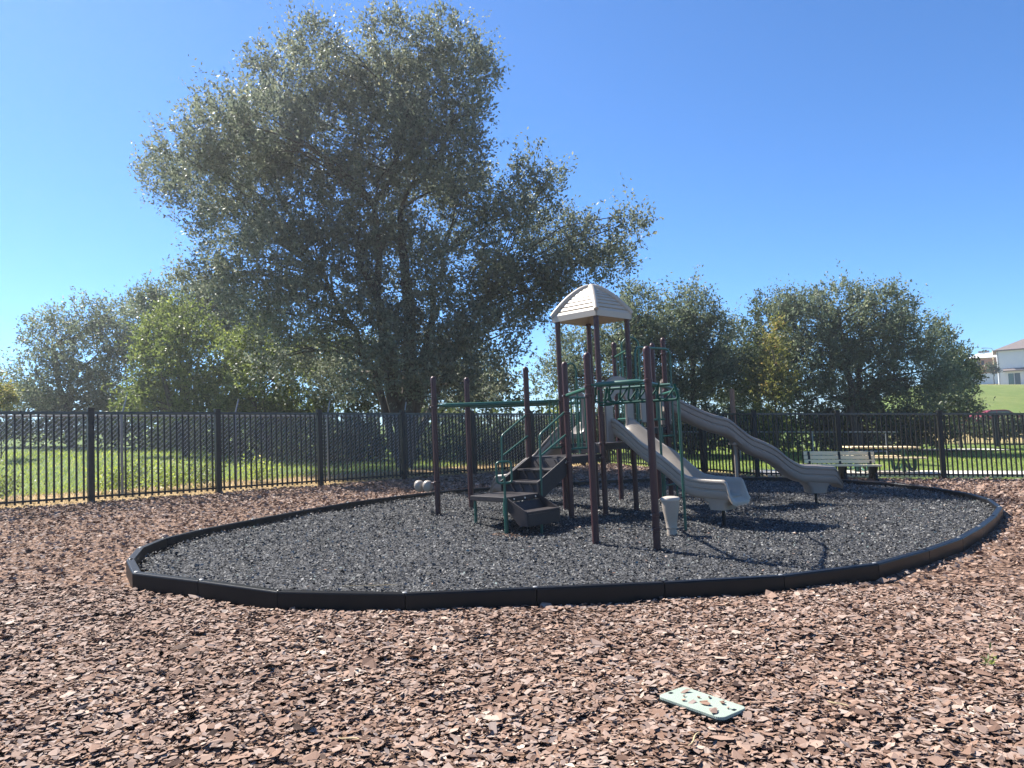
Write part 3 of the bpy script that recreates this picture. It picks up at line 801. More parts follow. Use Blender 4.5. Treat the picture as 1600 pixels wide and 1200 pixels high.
TAB1 = [(0, 1.80), (.11, 1.77), (.28, 1.66), (.47, 1.52), (.61, 1.41), (.77, 1.31), (.91, 1.23), (1.12, 1.09), (1.29, .97), (1.46, .87), (1.69, .82), (1.9, .80), (2.10, .79), (2.22, .78)]
s1 = slide(np.array([1.79, 12.84]) + U * .03, U, TAB1, .215, M['tan'], 2.10, (1.72, 2.10, .34), k=3)
TAB2 = [(0, 2.24), (.12, 2.19), (.34, 2.06), (.57, 1.94), (.86, 1.80), (1.16, 1.68), (1.35, 1.53), (1.56, 1.37), (1.79, 1.25), (2.03, 1.11), (2.26, .93), (2.49, .81), (2.85, .75), (3.10, .72), (3.24, .70)]
s2 = slide(np.array([2.92, 14.33]), np.array([1., 0]), TAB2, .235, M['greige'], 3.10, (2.62, 3.02, .24), [1.33], k=3, width=1.05)
TAB3 = [(0, 1.78), (.15, 1.74), (.35, 1.60), (.6, 1.42), (.85, 1.22), (1.1, 1.12), (1.35, .98), (1.6, .84), (1.9, .80), (2.1, .79)]
s3 = slide(np.array([1.17, 13.46]) - U * .03, -U, TAB3, .215, M['greige'], 1.9, (1.62, 1.98, .45), k=8)

# hoods: panels with an arched opening standing on the deck edge above each slide
def hood(a, b, z0, z1, par, m, arch=.16):
    a = np.array(a); b = np.array(b); d = (b - a); L = np.linalg.norm(d); d /= L; n = np.array([-d[1], d[0]])
    def P(s_, z): p = a + d * s_; return np.array([p[0], p[1], z])
    out = [P(.05, z0)] + [P(.05, z1 - .30)] + [P(L / 2 - (L / 2 - .05) * math.cos(t), z1 - .30 + (.30 + .0) * math.sin(t) ** .8) for t in np.linspace(.12, math.pi - .12, 13)] + [P(L - .05, z1 - .30), P(L - .05, z0)]
    w = L / 2 - .24
    inn = [P(L / 2 - w, z0)] + [P(L / 2 - w * 1.0, z0 + .35)] + [P(L / 2 - w * math.cos(t), z0 + .62 + .20 * math.sin(t)) for t in np.linspace(0.0, math.pi, 13)] + [P(L / 2 + w, z0 + .35), P(L / 2 + w, z0)]
    k = len(out); vs = []; th = np.array([*(n * .05), 0])
    for q in (out, inn):
        vs += [p - th / 2 for p in q]; vs += [p + th / 2 for p in q]
    o0, o1, i0, i1 = 0, k, 2 * k, 3 * k; fs = []
    for j in range(k - 1):
        fs += [(o0 + j, o0 + j + 1, i0 + j + 1, i0 + j), (o1 + j, i1 + j, i1 + j + 1, o1 + j + 1), (o0 + j, o1 + j, o1 + j + 1, o0 + j + 1), (i0 + j, i0 + j + 1, i1 + j + 1, i1 + j)]
    mb = MB(); mb.add(vs, fs); mb.build('hood', m, par, True, angle=35, bevel=.012)
hood(XY['G'] + U * .06, XY['H'] + U * .06, 1.42, 2.54, s1, M['greige'])
hood(XY['K'] + np.array([.07, .0]), XY['K2'] + np.array([.09, 0]), 1.66, 2.55, s2, M['greige'])
hood(XY['D'] - U * .06, XY['J'] - U * .06, 1.42, 2.35, s3, M['greige'])

# overhead bars A-D and B-J
def beam(a, b, z, r, ends=.16):
    a = np.array([*a, z]); b = np.array([*b, z]); d = unit(b - a); L = np.linalg.norm(b - a)
    mb = MB(); mb.tube([a + d * PR, a + d * ends, a + d * (ends + .05), b - d * (ends + .05), b - d * ends, b - d * PR], [r * .55, r * .55, r, r, r * .55, r * .55], 12)
    mb.build('overhead_beam', M['green'], ps, True)
beam(XY['A'], XY['D'], 2.15, .038); beam(XY['B'], XY['J'], 2.13, .030)
# loop ladder over the two front posts
beam(XY['F1'], XY['F2'], 2.235, .034, .10)
beam(XY['E'], XY['F1'], 2.20, .028, .10)
thin = np.array([2.40, 10.72]); thin2 = np.array([2.40, 12.2])
tp = MB(); g = float(rub_z(*thin)); tp.tube(rounded([(*thin, g - .1), (*thin, 2.17), (*(XY['F2'] + unit(thin - XY['F2']) * .05), 2.21)], .09, 6), .021, 10); tp.build('ladder_rail', M['green'], ps, True)
tp = MB(); g = float(rub_z(*thin2)); tp.tube(rounded([(*thin2, g - .1), (*thin2, 2.15), (*(thin + np.array([0, .02])), 2.17)], .09, 6), .021, 10); tp.build('ladder_rail', M['green'], ps, True)
q0 = XY['F1'] + Vv * .42 + np.array([.0, .0]); q1 = XY['F2'] + Vv * .42
mb = MB(); mb.tube([(*(q0 - unit(q1 - q0) * .06), 2.19), (*(q1 + unit(q1 - q0) * .04), 2.19)], .020, 10); mb.build('ladder_rail', M['green'], ps, True)
fd = unit(XY['F2'] - XY['F1']); fn = np.array([-fd[1], fd[0]])
for i, s0 in enumerate((.10, .30, .46, .58, .74, .98)):
    c = XY['F1'] + fd * s0
    lp = [(*(c + fn * .03), 2.21), (*(c + fd * -.07 + fn * .10), 2.02), (*(c + fd * -.05 + fn * .34), 2.00), (*(c + fd * .06 + fn * .42), 2.18)]
    mb = MB(); mb.tube(rounded(lp, .045, 4), .0125, 8); mb.build('hanging_loop', M['green_matte'], ps, True)
mb = MB(); c0 = XY['F1'] + fd * .20 + fn * .14
mb.tube(rounded([(*(c0), 2.20), (*(c0 + fd * -.05), 1.985), (*(c0 + fd * .98), 1.985), (*(c0 + fd * .93), 2.18)], .06, 5), .0165, 10); mb.build('hanging_loop', M['green_matte'], ps, True)
mb = MB(); c0 = XY['F1'] + fd * .03 + fn * .22
mb.tube(rounded([(*c0, 2.18), (*c0, 1.97), (*(c0 + fd * .20), 1.97), (*(c0 + fd * .13), 2.17)], .04, 5), .013, 8); mb.build('hanging_loop', M['green_matte'], ps, True)

# barriers and arches of the decks
def barrier(a, b, z0, z1, n, m_=None, r=.0125):
    a = np.array(a); b = np.array(b); mb = MB()
    for z in (z0, z1): mb.tube([(*a, z), (*b, z)], .019, 10)
    for i in range(n):
        p = a + (b - a) * (i + .5) / n; mb.tube([(*p, z0), (*p, z1)], r, 8)
    mb.build('barrier', M['green'], ps, True)
barrier(XY['I'] + (XY['H'] - XY['I']) * .06, XY['I'] + (XY['H'] - XY['I']) * .94, 1.80, 3.03, 4, r=.010)
barrier(XY['H'] + (XY['K'] - XY['H']) * .08, XY['H'] + (XY['K'] - XY['H']) * .92, 1.76, 2.42, 6)
barrier(XY['I'] + (XY['K2'] - XY['I']) * .06, XY['I'] + (XY['K2'] - XY['I']) * .94, 1.76, 2.42, 6)
barrier(XY['E'] + (XY['G'] - XY['E']) * .07, XY['E'] + (XY['G'] - XY['E']) * .60, 1.34, 2.17, 4)
barrier(XY['D'] + (XY['C'] - XY['D']) * .07, XY['D'] + (XY['C'] - XY['D']) * .42, 1.34, 2.17, 3)
mb = MB(); c = (XY['H'] + XY['K']) / 2; d = unit(XY['K'] - XY['H']); nn = np.array([d[1], -d[0]])
a = XY['H'] + nn * .12 + d * .02; b = XY['K'] + nn * .12 + d * .02; g = float(rub_z(*b))
mb.tube(rounded([(*a, 1.7), (*a, 3.06), (*b, 3.08), (*b, g - .1)], .16, 7), .021, 10); ar = mb.build('entry_arch', M['green'], ps, True)
for z in (.55, .85, 1.15, 1.45):
    mb = MB(); mb.tube([(*(b - d * .0), z), (*(b - d * .42), z)], .016, 8); mb.build('rung', M['green'], ar, True)
mb = MB(); e = b - d * .42; mb.tube([(*e, float(rub_z(*e)) - .1), (*e, 1.62)], .021, 10); mb.build('side_rail', M['green'], ar, True)
mb = MB(); c = np.array([2.40, 14.78]); mb.tube([(c[0] - .17, c[1], 1.62)] + [(c[0] - .17 * math.cos(t), c[1], 3.26 + .17 * math.sin(t)) for t in np.linspace(0, math.pi, 12)] + [(c[0] + .17, c[1], 1.62)], .019, 10); mb.build('entry_arch', M['green'], ps, True)
mb = MB(); c = np.array([.98, 12.15]); e = unit(XY['G'] - XY['E'])
mb.tube([(*(c - e * .13), 1.25)] + [(*(c - e * .13 * math.cos(t)), 2.62 + .12 * math.sin(t)) for t in np.linspace(0, math.pi, 12)] + [(*(c + e * .13), 1.25)], .017, 10); mb.build('entry_arch', M['green'], ps, True)
# tan activity panel of the upper deck front
mb = MB(); a = XY['H'] + d * .28; b = XY['H'] + d * .66
mb.plate([(*a, 1.72), (*b, 1.72), (*b, 2.30), (*a, 2.30)], (*(nn * .03), 0)); mb.build('activity_panel', M['greige'], ps, bevel=.01)
mb = MB(); a = XY['F1'] + (XY['G'] - XY['F1']) * 0
# talking drum beside the front post
dc = np.array([2.13, 10.38]); g = float(rub_z(*dc)); dr_ = bpy.data.objects.new('drum', None); COL.objects.link(dr_); dr_.parent = ps; dr_.location = (dc[0] - ps.location[0], dc[1] - ps.location[1], g - ps.location[2])
mb = MB(); mb.lathe((*dc, g), [(.068, -.03), (.072, .015), (.066, .03), (.07, .045), (.064, .06), (.070, .09), (.076, .10), (.072, .115), (.085, .2), (.110, .34), (.121, .42), (.122, .47)], 24); mb.build('drum_body', M['tan'], dr_, True)
mb = MB(); mb.lathe((*dc, g + .47), [(.124, 0), (.131, .006), (.131, .03), (.120, .045), (.07, .056), (.004, .06)], 24); mb.build('drum_lid', M['cream'], dr_, True)
# two rounded pods beside the end post
for i, (px, py) in enumerate(((-1.66, 12.72), (-1.50, 12.60))):
    pb = MB(); pb.lathe((px, py, .70), [(.02, 0), (.055, .02), (.082, .07), (.088, .12), (.074, .165), (.045, .19), (.004, .20)], 18); po = pb.build('pod', M['tan'], ps, True)
    pb = MB(); pb.tube([(px, py, .83), (-1.35, 12.53, .86)], .014, 8); pb.build('pod_bracket', M['brown'], po, True)

# ------------------------------------------------------------------ bench, picnic table, wooden post
bz = float(gz(8.7, 20.0)); bench = thing('bench', 'park bench with tan plank seat and back on dark supports, in front of the fence', 'bench', (8.75, 20.05, bz))
b0, b1 = 7.80, 9.70; sl = -.04
bzx = lambda x: -.043 * (x - 8.75)
for z, y in ((.715, 20.13), (.605, 20.11), (.495, 20.09)):
    mb = MB(); mb.bar((b0, y, bz + z + bzx(b0)), (b1, y, bz + z + bzx(b1)), .045, .098); mb.build('back_slat', M['plank'], bench, bevel=.008)
for y in (20.00, 19.88, 19.76):
    mb = MB(); mb.bar((b0, y, bz + .40 + bzx(b0)), (b1, y, bz + .40 + bzx(b1)), .105, .045); mb.build('seat_slat', M['plank'], bench, bevel=.008)
for x in (b0 + .13, (b0 + b1) / 2, b1 - .13):
    mb = MB(); z0 = bz + bzx(x)
    mb.plate([(x - .03, 19.72, z0 + .375), (x - .03, 20.05, z0 + .375), (x - .03, 20.10, z0 + .76), (x - .03, 20.16, z0 + .76), (x - .03, 20.17, z0 + .1), (x - .03, 20.24, z0 - .06), (x - .03, 20.10, z0 - .06), (x - .03, 19.97, z0 + .20), (x - .03, 19.84, z0 - .06), (x - .03, 19.70, z0 - .06), (x - .03, 19.80, z0 + .2)], (.06, 0, 0))
    mb.build('support', M['black'], bench)
tz = float(gz(11, 22.6)) + .035; tb_ = thing('picnic_table', 'picnic table with tan planks and curved dark green frames behind the fence', 'picnic table', (11.05, 22.6, tz))
t0, t1 = 10.05, 12.10; tx = lambda x: -.043 * (x - 11.05)
for y in (22.28, 22.44, 22.60, 22.76, 22.92):
    mb = MB(); mb.bar((t0, y, tz + .74 + tx(t0)), (t1, y, tz + .74 + tx(t1)), .145, .045); mb.build('top_plank', M['plank'], tb_, bevel=.008)
for y in (21.86, 22.01, 23.19, 23.34):
    mb = MB(); mb.bar((t0, y, tz + .44 + tx(t0)), (t1, y, tz + .44 + tx(t1)), .135, .045); mb.build('seat_plank', M['plank'], tb_, bevel=.008)
for x in (t0 + .32, t1 - .32):
    z0 = tz + tx(x); mb = MB()
    mb.tube([(x, 22.6, z0 - .03), (x, 22.6, z0 + .70)], .055, 10)
    for sg in (-1, 1):
        mb.tube(rounded([(x + .02, 22.6, z0 + .30), (x + .02, 22.6 + sg * .25, z0 + .06), (x + .02, 22.6 + sg * .62, z0 + .06), (x + .02, 22.6 + sg * .66, z0 + .42)], .18, 6), .032, 10)
        mb.tube(rounded([(x + .10 * sg, 22.62, z0 + .42), (x + .22 * sg, 22.62, z0 + .08), (x + .33 * sg, 22.62, z0 + .08), (x + .36 * sg, 22.62, z0 + .42)], .10, 6), .03, 10)
    mb.build('frame', M['green'], tb_, True)
for sg in (-1, 1):
    xa = t0 + .32 if sg < 0 else t1 - .32; mb = MB(); mb.tube([(xa - sg * .03, 22.6, tz + .42 + tx(xa)), (xa - sg * .55, 22.6, tz + .71 + tx(xa))], .018, 8); mb.build('brace', M['black'], tb_, True)
wz = float(gz(6.45, 21.75)); mb = MB(); mb.tube([(6.45, 21.75, wz - .2), (6.45, 21.75, wz + 2.44), (6.45, 21.75, wz + 2.52)], [.075, .072, .060], 14)
tag(mb.build('wooden_post', M['wood'], None, True), 'tall weathered brown wooden post standing behind the fence above the long slide', 'post')

# ------------------------------------------------------------------ vegetation
def leaf_mesh(C, D, L, per, leaf, rng_, spread=.16, width=.5, droop=0.0):
    """sprigs: base points C, unit directions D, lengths L; per leaves each; returns leaf quads (n,4,3)"""
    n = len(C); t = rng_.uniform(.05, 1, (n, per)); base = C[:, None] + D[:, None] * (t * L[:, None])[..., None]
    base = base + rng_.normal(0, 1, (n, per, 3)) * (spread * L[:, None, None] * .5)
    ax = unit(D[:, None] * .7 + rng_.normal(0, .75, (n, per, 3)) + np.array([0, 0, -droop]))
    sd = unit(np.cross(ax, rng_.normal(0, 1, (n, per, 3))))
    ln = leaf * rng_.uniform(.7, 1.3, (n, per, 1)); w = ln * width * .5
    p0 = base; p1 = base + ax * ln * .5 + sd * w; p2 = base + ax * ln; p3 = base + ax * ln * .5 - sd * w
    return np.stack([p0, p1, p2, p3], 2).reshape(-1, 4, 3)

def crown_points(lobes, n, rng_, hollow=.45, noise=.30, nk=1.0, spray=.10):
    """sprig positions and directions inside ellipsoid lobes (cx, cy, cz, rx, ry, rz)"""
    lo = np.array(lobes, float); wgt = (lo[:, 3] * lo[:, 4] * lo[:, 5]) ** .62; wgt /= wgt.sum()
    out_p, out_d, out_s = [], [], []; got = 0
    while got < n:
        k = rng_.choice(len(lo), n, p=wgt); q = lo[k]
        d = unit(rng_.normal(0, 1, (n, 3))); r = (hollow ** 3 + (1 - hollow ** 3) * rng_.random(n)) ** (1 / 3)
        sp_ = rng_.random(n) < spray; r = np.where(sp_, rng_.uniform(.90, 1.02, n), r)
        r = r * (1 + .12 * nz(d[:, 0] * 3 + k, d[:, 2] * 3 + d[:, 1] * 2, 1.2))
        p = q[:, :3] + d * q[:, 3:] * r[:, None]
        g = (np.sin(p[:, 0] * 2.1 * nk + 1) * np.sin(p[:, 1] * 1.9 * nk + 2) * np.sin(p[:, 2] * 2.3 * nk) + .7 * np.sin(p[:, 0] * 4.3 * nk + p[:, 2] * 3.1 * nk) * np.cos(p[:, 1] * 3.7 * nk - p[:, 2] * 4.1 * nk))
        ok = g > -noise - .25 * rng_.random(n)
        dd = unit(d * np.array([.7, .7, .5]) + np.array([0, 0, .55]) + rng_.normal(0, .35, (n, 3)))
        out_p.append(p[ok]); out_d.append(dd[ok]); out_s.append(sp_[ok]); got += ok.sum()
    return np.concatenate(out_p)[:n], np.concatenate(out_d)[:n], np.concatenate(out_s)[:n]

def limb(mb, a, b, r0, r1, rng_, n=7, wob=.06):
    a = np.array(a, float); b = np.array(b, float); L = np.linalg.norm(b - a); pts = []
    mid_ = rng_.normal(0, wob * L, 3) * np.array([1, 1, .4])
    for f in np.linspace(0, 1, n):
        pts.append(a + (b - a) * f + mid_ * math.sin(f * math.pi) + np.array([0, 0, .10 * L * math.sin(f * math.pi)]) + rng_.normal(0, .012 * L, 3) * (0 < f < 1))
    mb.tube(pts, list(np.linspace(r0, r1, n)), 8); return pts

def tree(name, label, base, trunks, lobes, m, seed, n_sprig, per, leaf, cat='tree', group=None, length=.55, hollow=.45, noise=.30, spray=.10, tint=(.5, .22), width=.5, nk=1.0, twigs=True, droop=0, dead=None):
    """trunks: (top xyz, base radius, top radius); lobes in metres"""
    R = np.random.default_rng(seed); bz_ = float(gz(*base[:2]))
    root = thing(name, label, cat, (base[0], base[1], bz_), group)
    mb = MB(); tops = []
    for tp_, r0, r1 in trunks:
        off = R.normal(0, .05, 2); pts = limb(mb, (base[0] + off[0], base[1] + off[1], bz_ - .1), tp_, r0, r1, R, 9, .03); tops += [(p, r) for p, r in zip(pts[3:], np.linspace(r0, r1, 9)[3:])]
    TP = np.array([p for p, r in tops])
    for q in lobes:
        c = np.array(q[:3]); dist = np.linalg.norm((TP - c) * np.array([1, 1, 1.0]), axis=1) + np.maximum(0, TP[:, 2] - c[2] + .5) * 2; j = int(np.argmin(dist))
        r = min(tops[j][1] * .6, .03 + .028 * max(q[3:]))
        pts = limb(mb, TP[j], c, r, r * .35, R, 6, .07)
        for _ in range(4 if max(q[3:]) > .7 else 1):
            d = unit(R.normal(0, 1, 3) + np.array([0, 0, .4])); e = c + d * np.array(q[3:]) * .8
            limb(mb, pts[int(R.integers(3, 6))], e, r * .34, r * .07, R, 5, .08)
    mb.build('trunk', M['bark'], root, True, origin=(base[0], base[1], bz_), angle=80)
    C, D, sp_ = crown_points(lobes, n_sprig, R, hollow, noise, nk, spray)
    Ls = length * np.where(sp_, R.uniform(1.1, 2.1, n_sprig), R.uniform(.6, 1.2, n_sprig))
    Q = leaf_mesh(C, D, Ls, per, leaf, R, width=width, droop=droop)
    ti = np.clip(R.normal(tint[0], tint[1], len(Q)) + np.repeat(R.normal(0, .10, n_sprig), per), 0, 1)
    nv = len(Q) * 4; V = Q.reshape(-1, 3); idx = np.arange(nv)
    root_l = np.array(root.location)
    if twigs:
        k = sp_ | (R.random(n_sprig) < .5); c, d, l = C[k], D[k], Ls[k]; s_ = unit(np.cross(d, R.normal(0, 1, (len(c), 3)))) * .006
        tw = np.stack([c - s_ - d * .15, c + s_ - d * .15, c + d * l[:, None]], 1)
        o2 = link('twigs', np_mesh('twigs', tw.reshape(-1, 3) - root_l, [(len(tw), 3)], np.arange(len(tw) * 3), M['bark']), root); o2['kind'] = 'stuff'
    cr = link('crown', np_mesh('crown', V - root_l, [(len(Q), 4)], idx, m, ti), root)
    return root

def lobes_px(L, Y, seed, dy=2.0, thick=.8, shrink=.88, tufts=2):
    """(px, py, rx, ry[, depth]) in photo pixels at depth Y -> ellipsoids in metres"""
    R = np.random.default_rng(seed); out = []
    for q in L:
        yy = Y + (q[4] if len(q) > 4 else R.uniform(-dy, dy)); c = at(q[0], q[1], yy); s = yy / F_PX
        rx, rz_ = q[2] * s * shrink, q[3] * s * shrink; ry = (rx + rz_) / 2 * thick; out.append((*c, rx, ry, rz_))
        for _ in range(tufts):
            d = unit(R.normal(0, 1, 3) * np.array([1, .8, .8]) + np.array([0, 0, .45])); f = R.uniform(.22, .36)
            out.append((*(c + d * np.array([rx, ry, rz_]) * R.uniform(.85, 1.05)), rx * f, ry * f, rz_ * f * R.uniform(1.1, 1.7)))
    return out

OAK = tint_mat('oak_leaves', [(0, (.054, .068, .050)), (.4, (.116, .140, .100)), (.75, (.178, .200, .145)), (1, (.26, .26, .17))], .5, .35, .45, 1.5)
OAK2 = tint_mat('grey_oak_leaves', [(0, (.050, .070, .046)), (.45, (.108, .138, .086)), (.8, (.165, .195, .125)), (1, (.25, .26, .17))], .5, .35, .45, 1.5)
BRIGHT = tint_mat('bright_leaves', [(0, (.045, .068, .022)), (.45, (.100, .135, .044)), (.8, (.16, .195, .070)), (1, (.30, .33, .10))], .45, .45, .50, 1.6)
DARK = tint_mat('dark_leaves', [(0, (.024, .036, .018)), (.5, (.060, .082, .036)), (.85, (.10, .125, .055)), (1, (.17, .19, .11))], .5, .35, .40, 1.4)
YELL = tint_mat('yellow_green_leaves', [(0, (.065, .080, .026)), (.45, (.14, .155, .050)), (.8, (.22, .205, .075)), (1, (.34, .25, .11))], .5, .4, .50, 1.5)

oak_l = [(492, 75, 42, 42), (455, 130, 70, 65), (530, 135, 55, 55), (608, 62, 40, 48), (600, 140, 80, 75), (695, 62, 48, 42), (718, 120, 52, 70), (670, 160, 90, 80),
         (375, 190, 75, 62), (440, 215, 90, 80), (335, 220, 62, 52), (295, 250, 58, 50), (255, 275, 42, 34), (325, 300, 75, 58), (380, 290, 90, 75), (520, 220, 95, 80), (610, 235, 95, 80),
         (725, 190, 42, 55), (690, 250, 75, 70), (460, 320, 110, 75), (355, 365, 62, 50), (560, 330, 100, 80), (660, 345, 90, 80), (730, 300, 50, 50), (838, 275, 36, 42), (828, 325, 48, 48),
         (785, 370, 70, 58), (865, 370, 55, 42), (925, 385, 42, 36), (985, 360, 30, 32), (955, 415, 36, 28), (900, 430, 65, 38), (420, 410, 95, 62), (520, 420, 100, 75), (620, 440, 100, 80),
         (720, 430, 95, 75), (810, 450, 75, 55), (470, 490, 90, 55), (400, 470, 65, 48), (560, 520, 80, 50, -1), (680, 520, 90, 65, -1.5), (750, 540, 70, 60), (800, 480, 50, 40), (860, 475, 45, 32), (740, 600, 55, 40),
         (640, 570, 75, 50, -2.2), (580, 590, 50, 40, -2), (690, 600, 55, 40, -2), (320, 430, 42, 26, 1), (280, 440, 26, 14, 1), (440, 560, 55, 40, 1), (530, 590, 50, 40, 2)]
ob = np.array([-3.75, 25.0])
oak_t = [(at(625, 330, 25.2), .30, .10), (at(560, 380, 24.4), .20, .07), (at(690, 400, 26.2), .20, .07), (at(505, 430, 25.8), .15, .06), (at(640, 180, 25.4), .18, .04), (at(760, 470, 25.5), .13, .05)]
tree('oak_tree', 'huge spreading live oak with grey green foliage towering behind the fence', ob, oak_t, lobes_px(oak_l, 25.2, 3, 2.6), OAK, 11, 16500, 14, .120, length=.60, spray=.17, noise=.40)

def px_tree(name, label, Y, bx, lob, m, seed, n, per, leaf, r=.14, cat='tree', group=None, top=None, **kw):
    n = int(n * .88); leaf *= 1.05
    L = lobes_px(lob, Y, seed, kw.pop('dy', 1.5)); b = at(bx, 690, Y)[:2]
    top = top or (lob[0][0], lob[0][1] + lob[0][3] * .3)
    tr = [(at(top[0], top[1], Y), r, r * .35), (at(top[0] + 30, top[1] + 40, Y + .8), r * .7, r * .3)]
    return tree(name, label, b, tr, L, m, seed, n, per, leaf, cat, group, **kw)

TG = 'trees beyond the fence'
px_tree('tree', 'dull grey green oak at the far end of the field, farthest tree to the side', 41, 110, [(80, 535, 45, 38), (55, 590, 42, 45), (125, 510, 55, 38), (150, 560, 80, 55), (190, 505, 60, 38), (100, 605, 75, 38), (200, 590, 70, 50), (235, 520, 50, 42), (40, 628, 50, 30), (120, 632, 70, 30), (200, 636, 60, 28)], OAK2, 21, 3000, 14, .15, r=.22, group=TG, length=.8)
px_tree('tree', 'grey green tree showing between the far oak and the huge oak above bright foliage', 37, 300, [(290, 480, 60, 42), (240, 490, 45, 35), (335, 470, 50, 45), (320, 520, 70, 45), (380, 520, 60, 50)], OAK2, 22, 2000, 14, .14, r=.2, group=TG, length=.75)
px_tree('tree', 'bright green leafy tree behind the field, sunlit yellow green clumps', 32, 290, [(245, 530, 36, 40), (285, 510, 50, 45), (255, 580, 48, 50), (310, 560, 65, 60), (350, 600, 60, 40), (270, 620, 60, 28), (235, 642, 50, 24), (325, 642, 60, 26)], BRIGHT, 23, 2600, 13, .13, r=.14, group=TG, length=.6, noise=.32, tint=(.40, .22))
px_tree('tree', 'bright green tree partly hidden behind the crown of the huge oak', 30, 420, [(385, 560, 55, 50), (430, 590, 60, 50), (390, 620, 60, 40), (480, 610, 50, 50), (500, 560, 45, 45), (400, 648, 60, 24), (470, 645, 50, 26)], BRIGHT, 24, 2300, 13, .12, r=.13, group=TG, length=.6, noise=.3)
px_tree('tree', 'pale grey green tree rising just behind the roofed tower', 33, 990, [(1000, 490, 40, 42), (960, 520, 50, 50), (1015, 540, 60, 50), (900, 560, 45, 48), (940, 590, 70, 48), (1000, 610, 70, 40), (865, 600, 32, 40)], OAK2, 25, 3000, 14, .12, r=.17, group=TG, length=.62, spray=.16)
px_tree('tree', 'open crowned tree with wispy top between the tower and the yellowing tree', 34, 1080, [(1085, 490, 38, 42), (1060, 530, 50, 45), (1110, 530, 50, 42), (1085, 580, 70, 45), (1050, 620, 60, 35), (1130, 605, 50, 45)], OAK2, 26, 2700, 14, .125, r=.17, group=TG, length=.65, spray=.18)
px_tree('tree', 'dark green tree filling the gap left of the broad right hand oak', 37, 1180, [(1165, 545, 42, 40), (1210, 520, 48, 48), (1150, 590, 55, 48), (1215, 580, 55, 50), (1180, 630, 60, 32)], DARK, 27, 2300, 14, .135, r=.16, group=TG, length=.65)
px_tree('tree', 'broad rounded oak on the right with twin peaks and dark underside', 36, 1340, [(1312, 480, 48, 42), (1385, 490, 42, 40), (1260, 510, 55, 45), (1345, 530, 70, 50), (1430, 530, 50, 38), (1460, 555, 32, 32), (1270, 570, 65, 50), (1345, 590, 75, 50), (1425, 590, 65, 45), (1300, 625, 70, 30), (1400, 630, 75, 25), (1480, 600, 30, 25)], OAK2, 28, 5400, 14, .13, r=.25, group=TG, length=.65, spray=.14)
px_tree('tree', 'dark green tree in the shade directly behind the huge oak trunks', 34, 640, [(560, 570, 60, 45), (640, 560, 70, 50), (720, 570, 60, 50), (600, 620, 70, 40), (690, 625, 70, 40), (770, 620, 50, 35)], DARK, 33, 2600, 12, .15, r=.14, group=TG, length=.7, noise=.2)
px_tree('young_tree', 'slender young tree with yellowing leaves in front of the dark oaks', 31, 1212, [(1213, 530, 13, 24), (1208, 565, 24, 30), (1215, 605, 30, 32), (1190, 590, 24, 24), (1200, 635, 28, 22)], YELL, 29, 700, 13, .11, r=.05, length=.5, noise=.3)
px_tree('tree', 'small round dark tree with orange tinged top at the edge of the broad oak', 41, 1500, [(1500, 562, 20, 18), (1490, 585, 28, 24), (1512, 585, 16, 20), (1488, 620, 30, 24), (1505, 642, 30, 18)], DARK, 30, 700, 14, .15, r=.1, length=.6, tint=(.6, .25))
px_tree('bush', 'yellow flowering bush at the edge of the picture beyond the fence', 30, 2, [(0, 614, 14, 14), (-14, 604, 18, 22), (4, 626, 12, 10)], YELL, 31, 350, 12, .12, r=.03, cat='bush', length=.4)
hb = at(1554, 602, 118)[:2]; hz = float(gz(*hb)); s_ = 118 / F_PX
tree('young_tree', 'small lollipop tree on the hill in front of the unfinished house', hb, [((hb[0], hb[1], hz + 2.2), .07, .04)], [(hb[0], hb[1], hz + 2.7, .65, .65, .75), (hb[0] - .25, hb[1], hz + 2.2, .55, .55, .45), (hb[0] + .35, hb[1], hz + 2.1, .45, .45, .4)], DARK, 32, 260, 12, .16, length=.4, twigs=False)

SG = 'shrubs under the trees beyond the fence'
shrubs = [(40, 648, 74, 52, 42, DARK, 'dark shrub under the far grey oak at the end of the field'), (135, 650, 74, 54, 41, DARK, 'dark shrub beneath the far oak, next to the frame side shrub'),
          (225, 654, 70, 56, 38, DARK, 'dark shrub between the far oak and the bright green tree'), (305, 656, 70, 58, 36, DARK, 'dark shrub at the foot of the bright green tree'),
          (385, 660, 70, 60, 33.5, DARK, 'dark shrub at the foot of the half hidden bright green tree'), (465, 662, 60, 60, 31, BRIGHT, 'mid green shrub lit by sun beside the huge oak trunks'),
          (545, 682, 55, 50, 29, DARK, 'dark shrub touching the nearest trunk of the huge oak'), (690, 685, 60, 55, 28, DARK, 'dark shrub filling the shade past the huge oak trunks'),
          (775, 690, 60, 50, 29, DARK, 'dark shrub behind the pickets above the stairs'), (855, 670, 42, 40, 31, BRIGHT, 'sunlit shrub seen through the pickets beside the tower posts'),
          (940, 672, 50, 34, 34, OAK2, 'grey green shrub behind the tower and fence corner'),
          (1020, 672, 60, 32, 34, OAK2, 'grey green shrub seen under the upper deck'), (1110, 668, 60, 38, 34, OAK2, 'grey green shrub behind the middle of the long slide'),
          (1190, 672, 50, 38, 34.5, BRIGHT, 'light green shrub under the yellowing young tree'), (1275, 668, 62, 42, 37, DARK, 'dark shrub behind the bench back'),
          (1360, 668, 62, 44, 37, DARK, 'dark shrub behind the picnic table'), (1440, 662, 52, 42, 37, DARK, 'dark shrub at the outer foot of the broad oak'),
          (1560, 668, 75, 16, 47, DARK, 'low dark hedge growing behind the distant picket fence')]
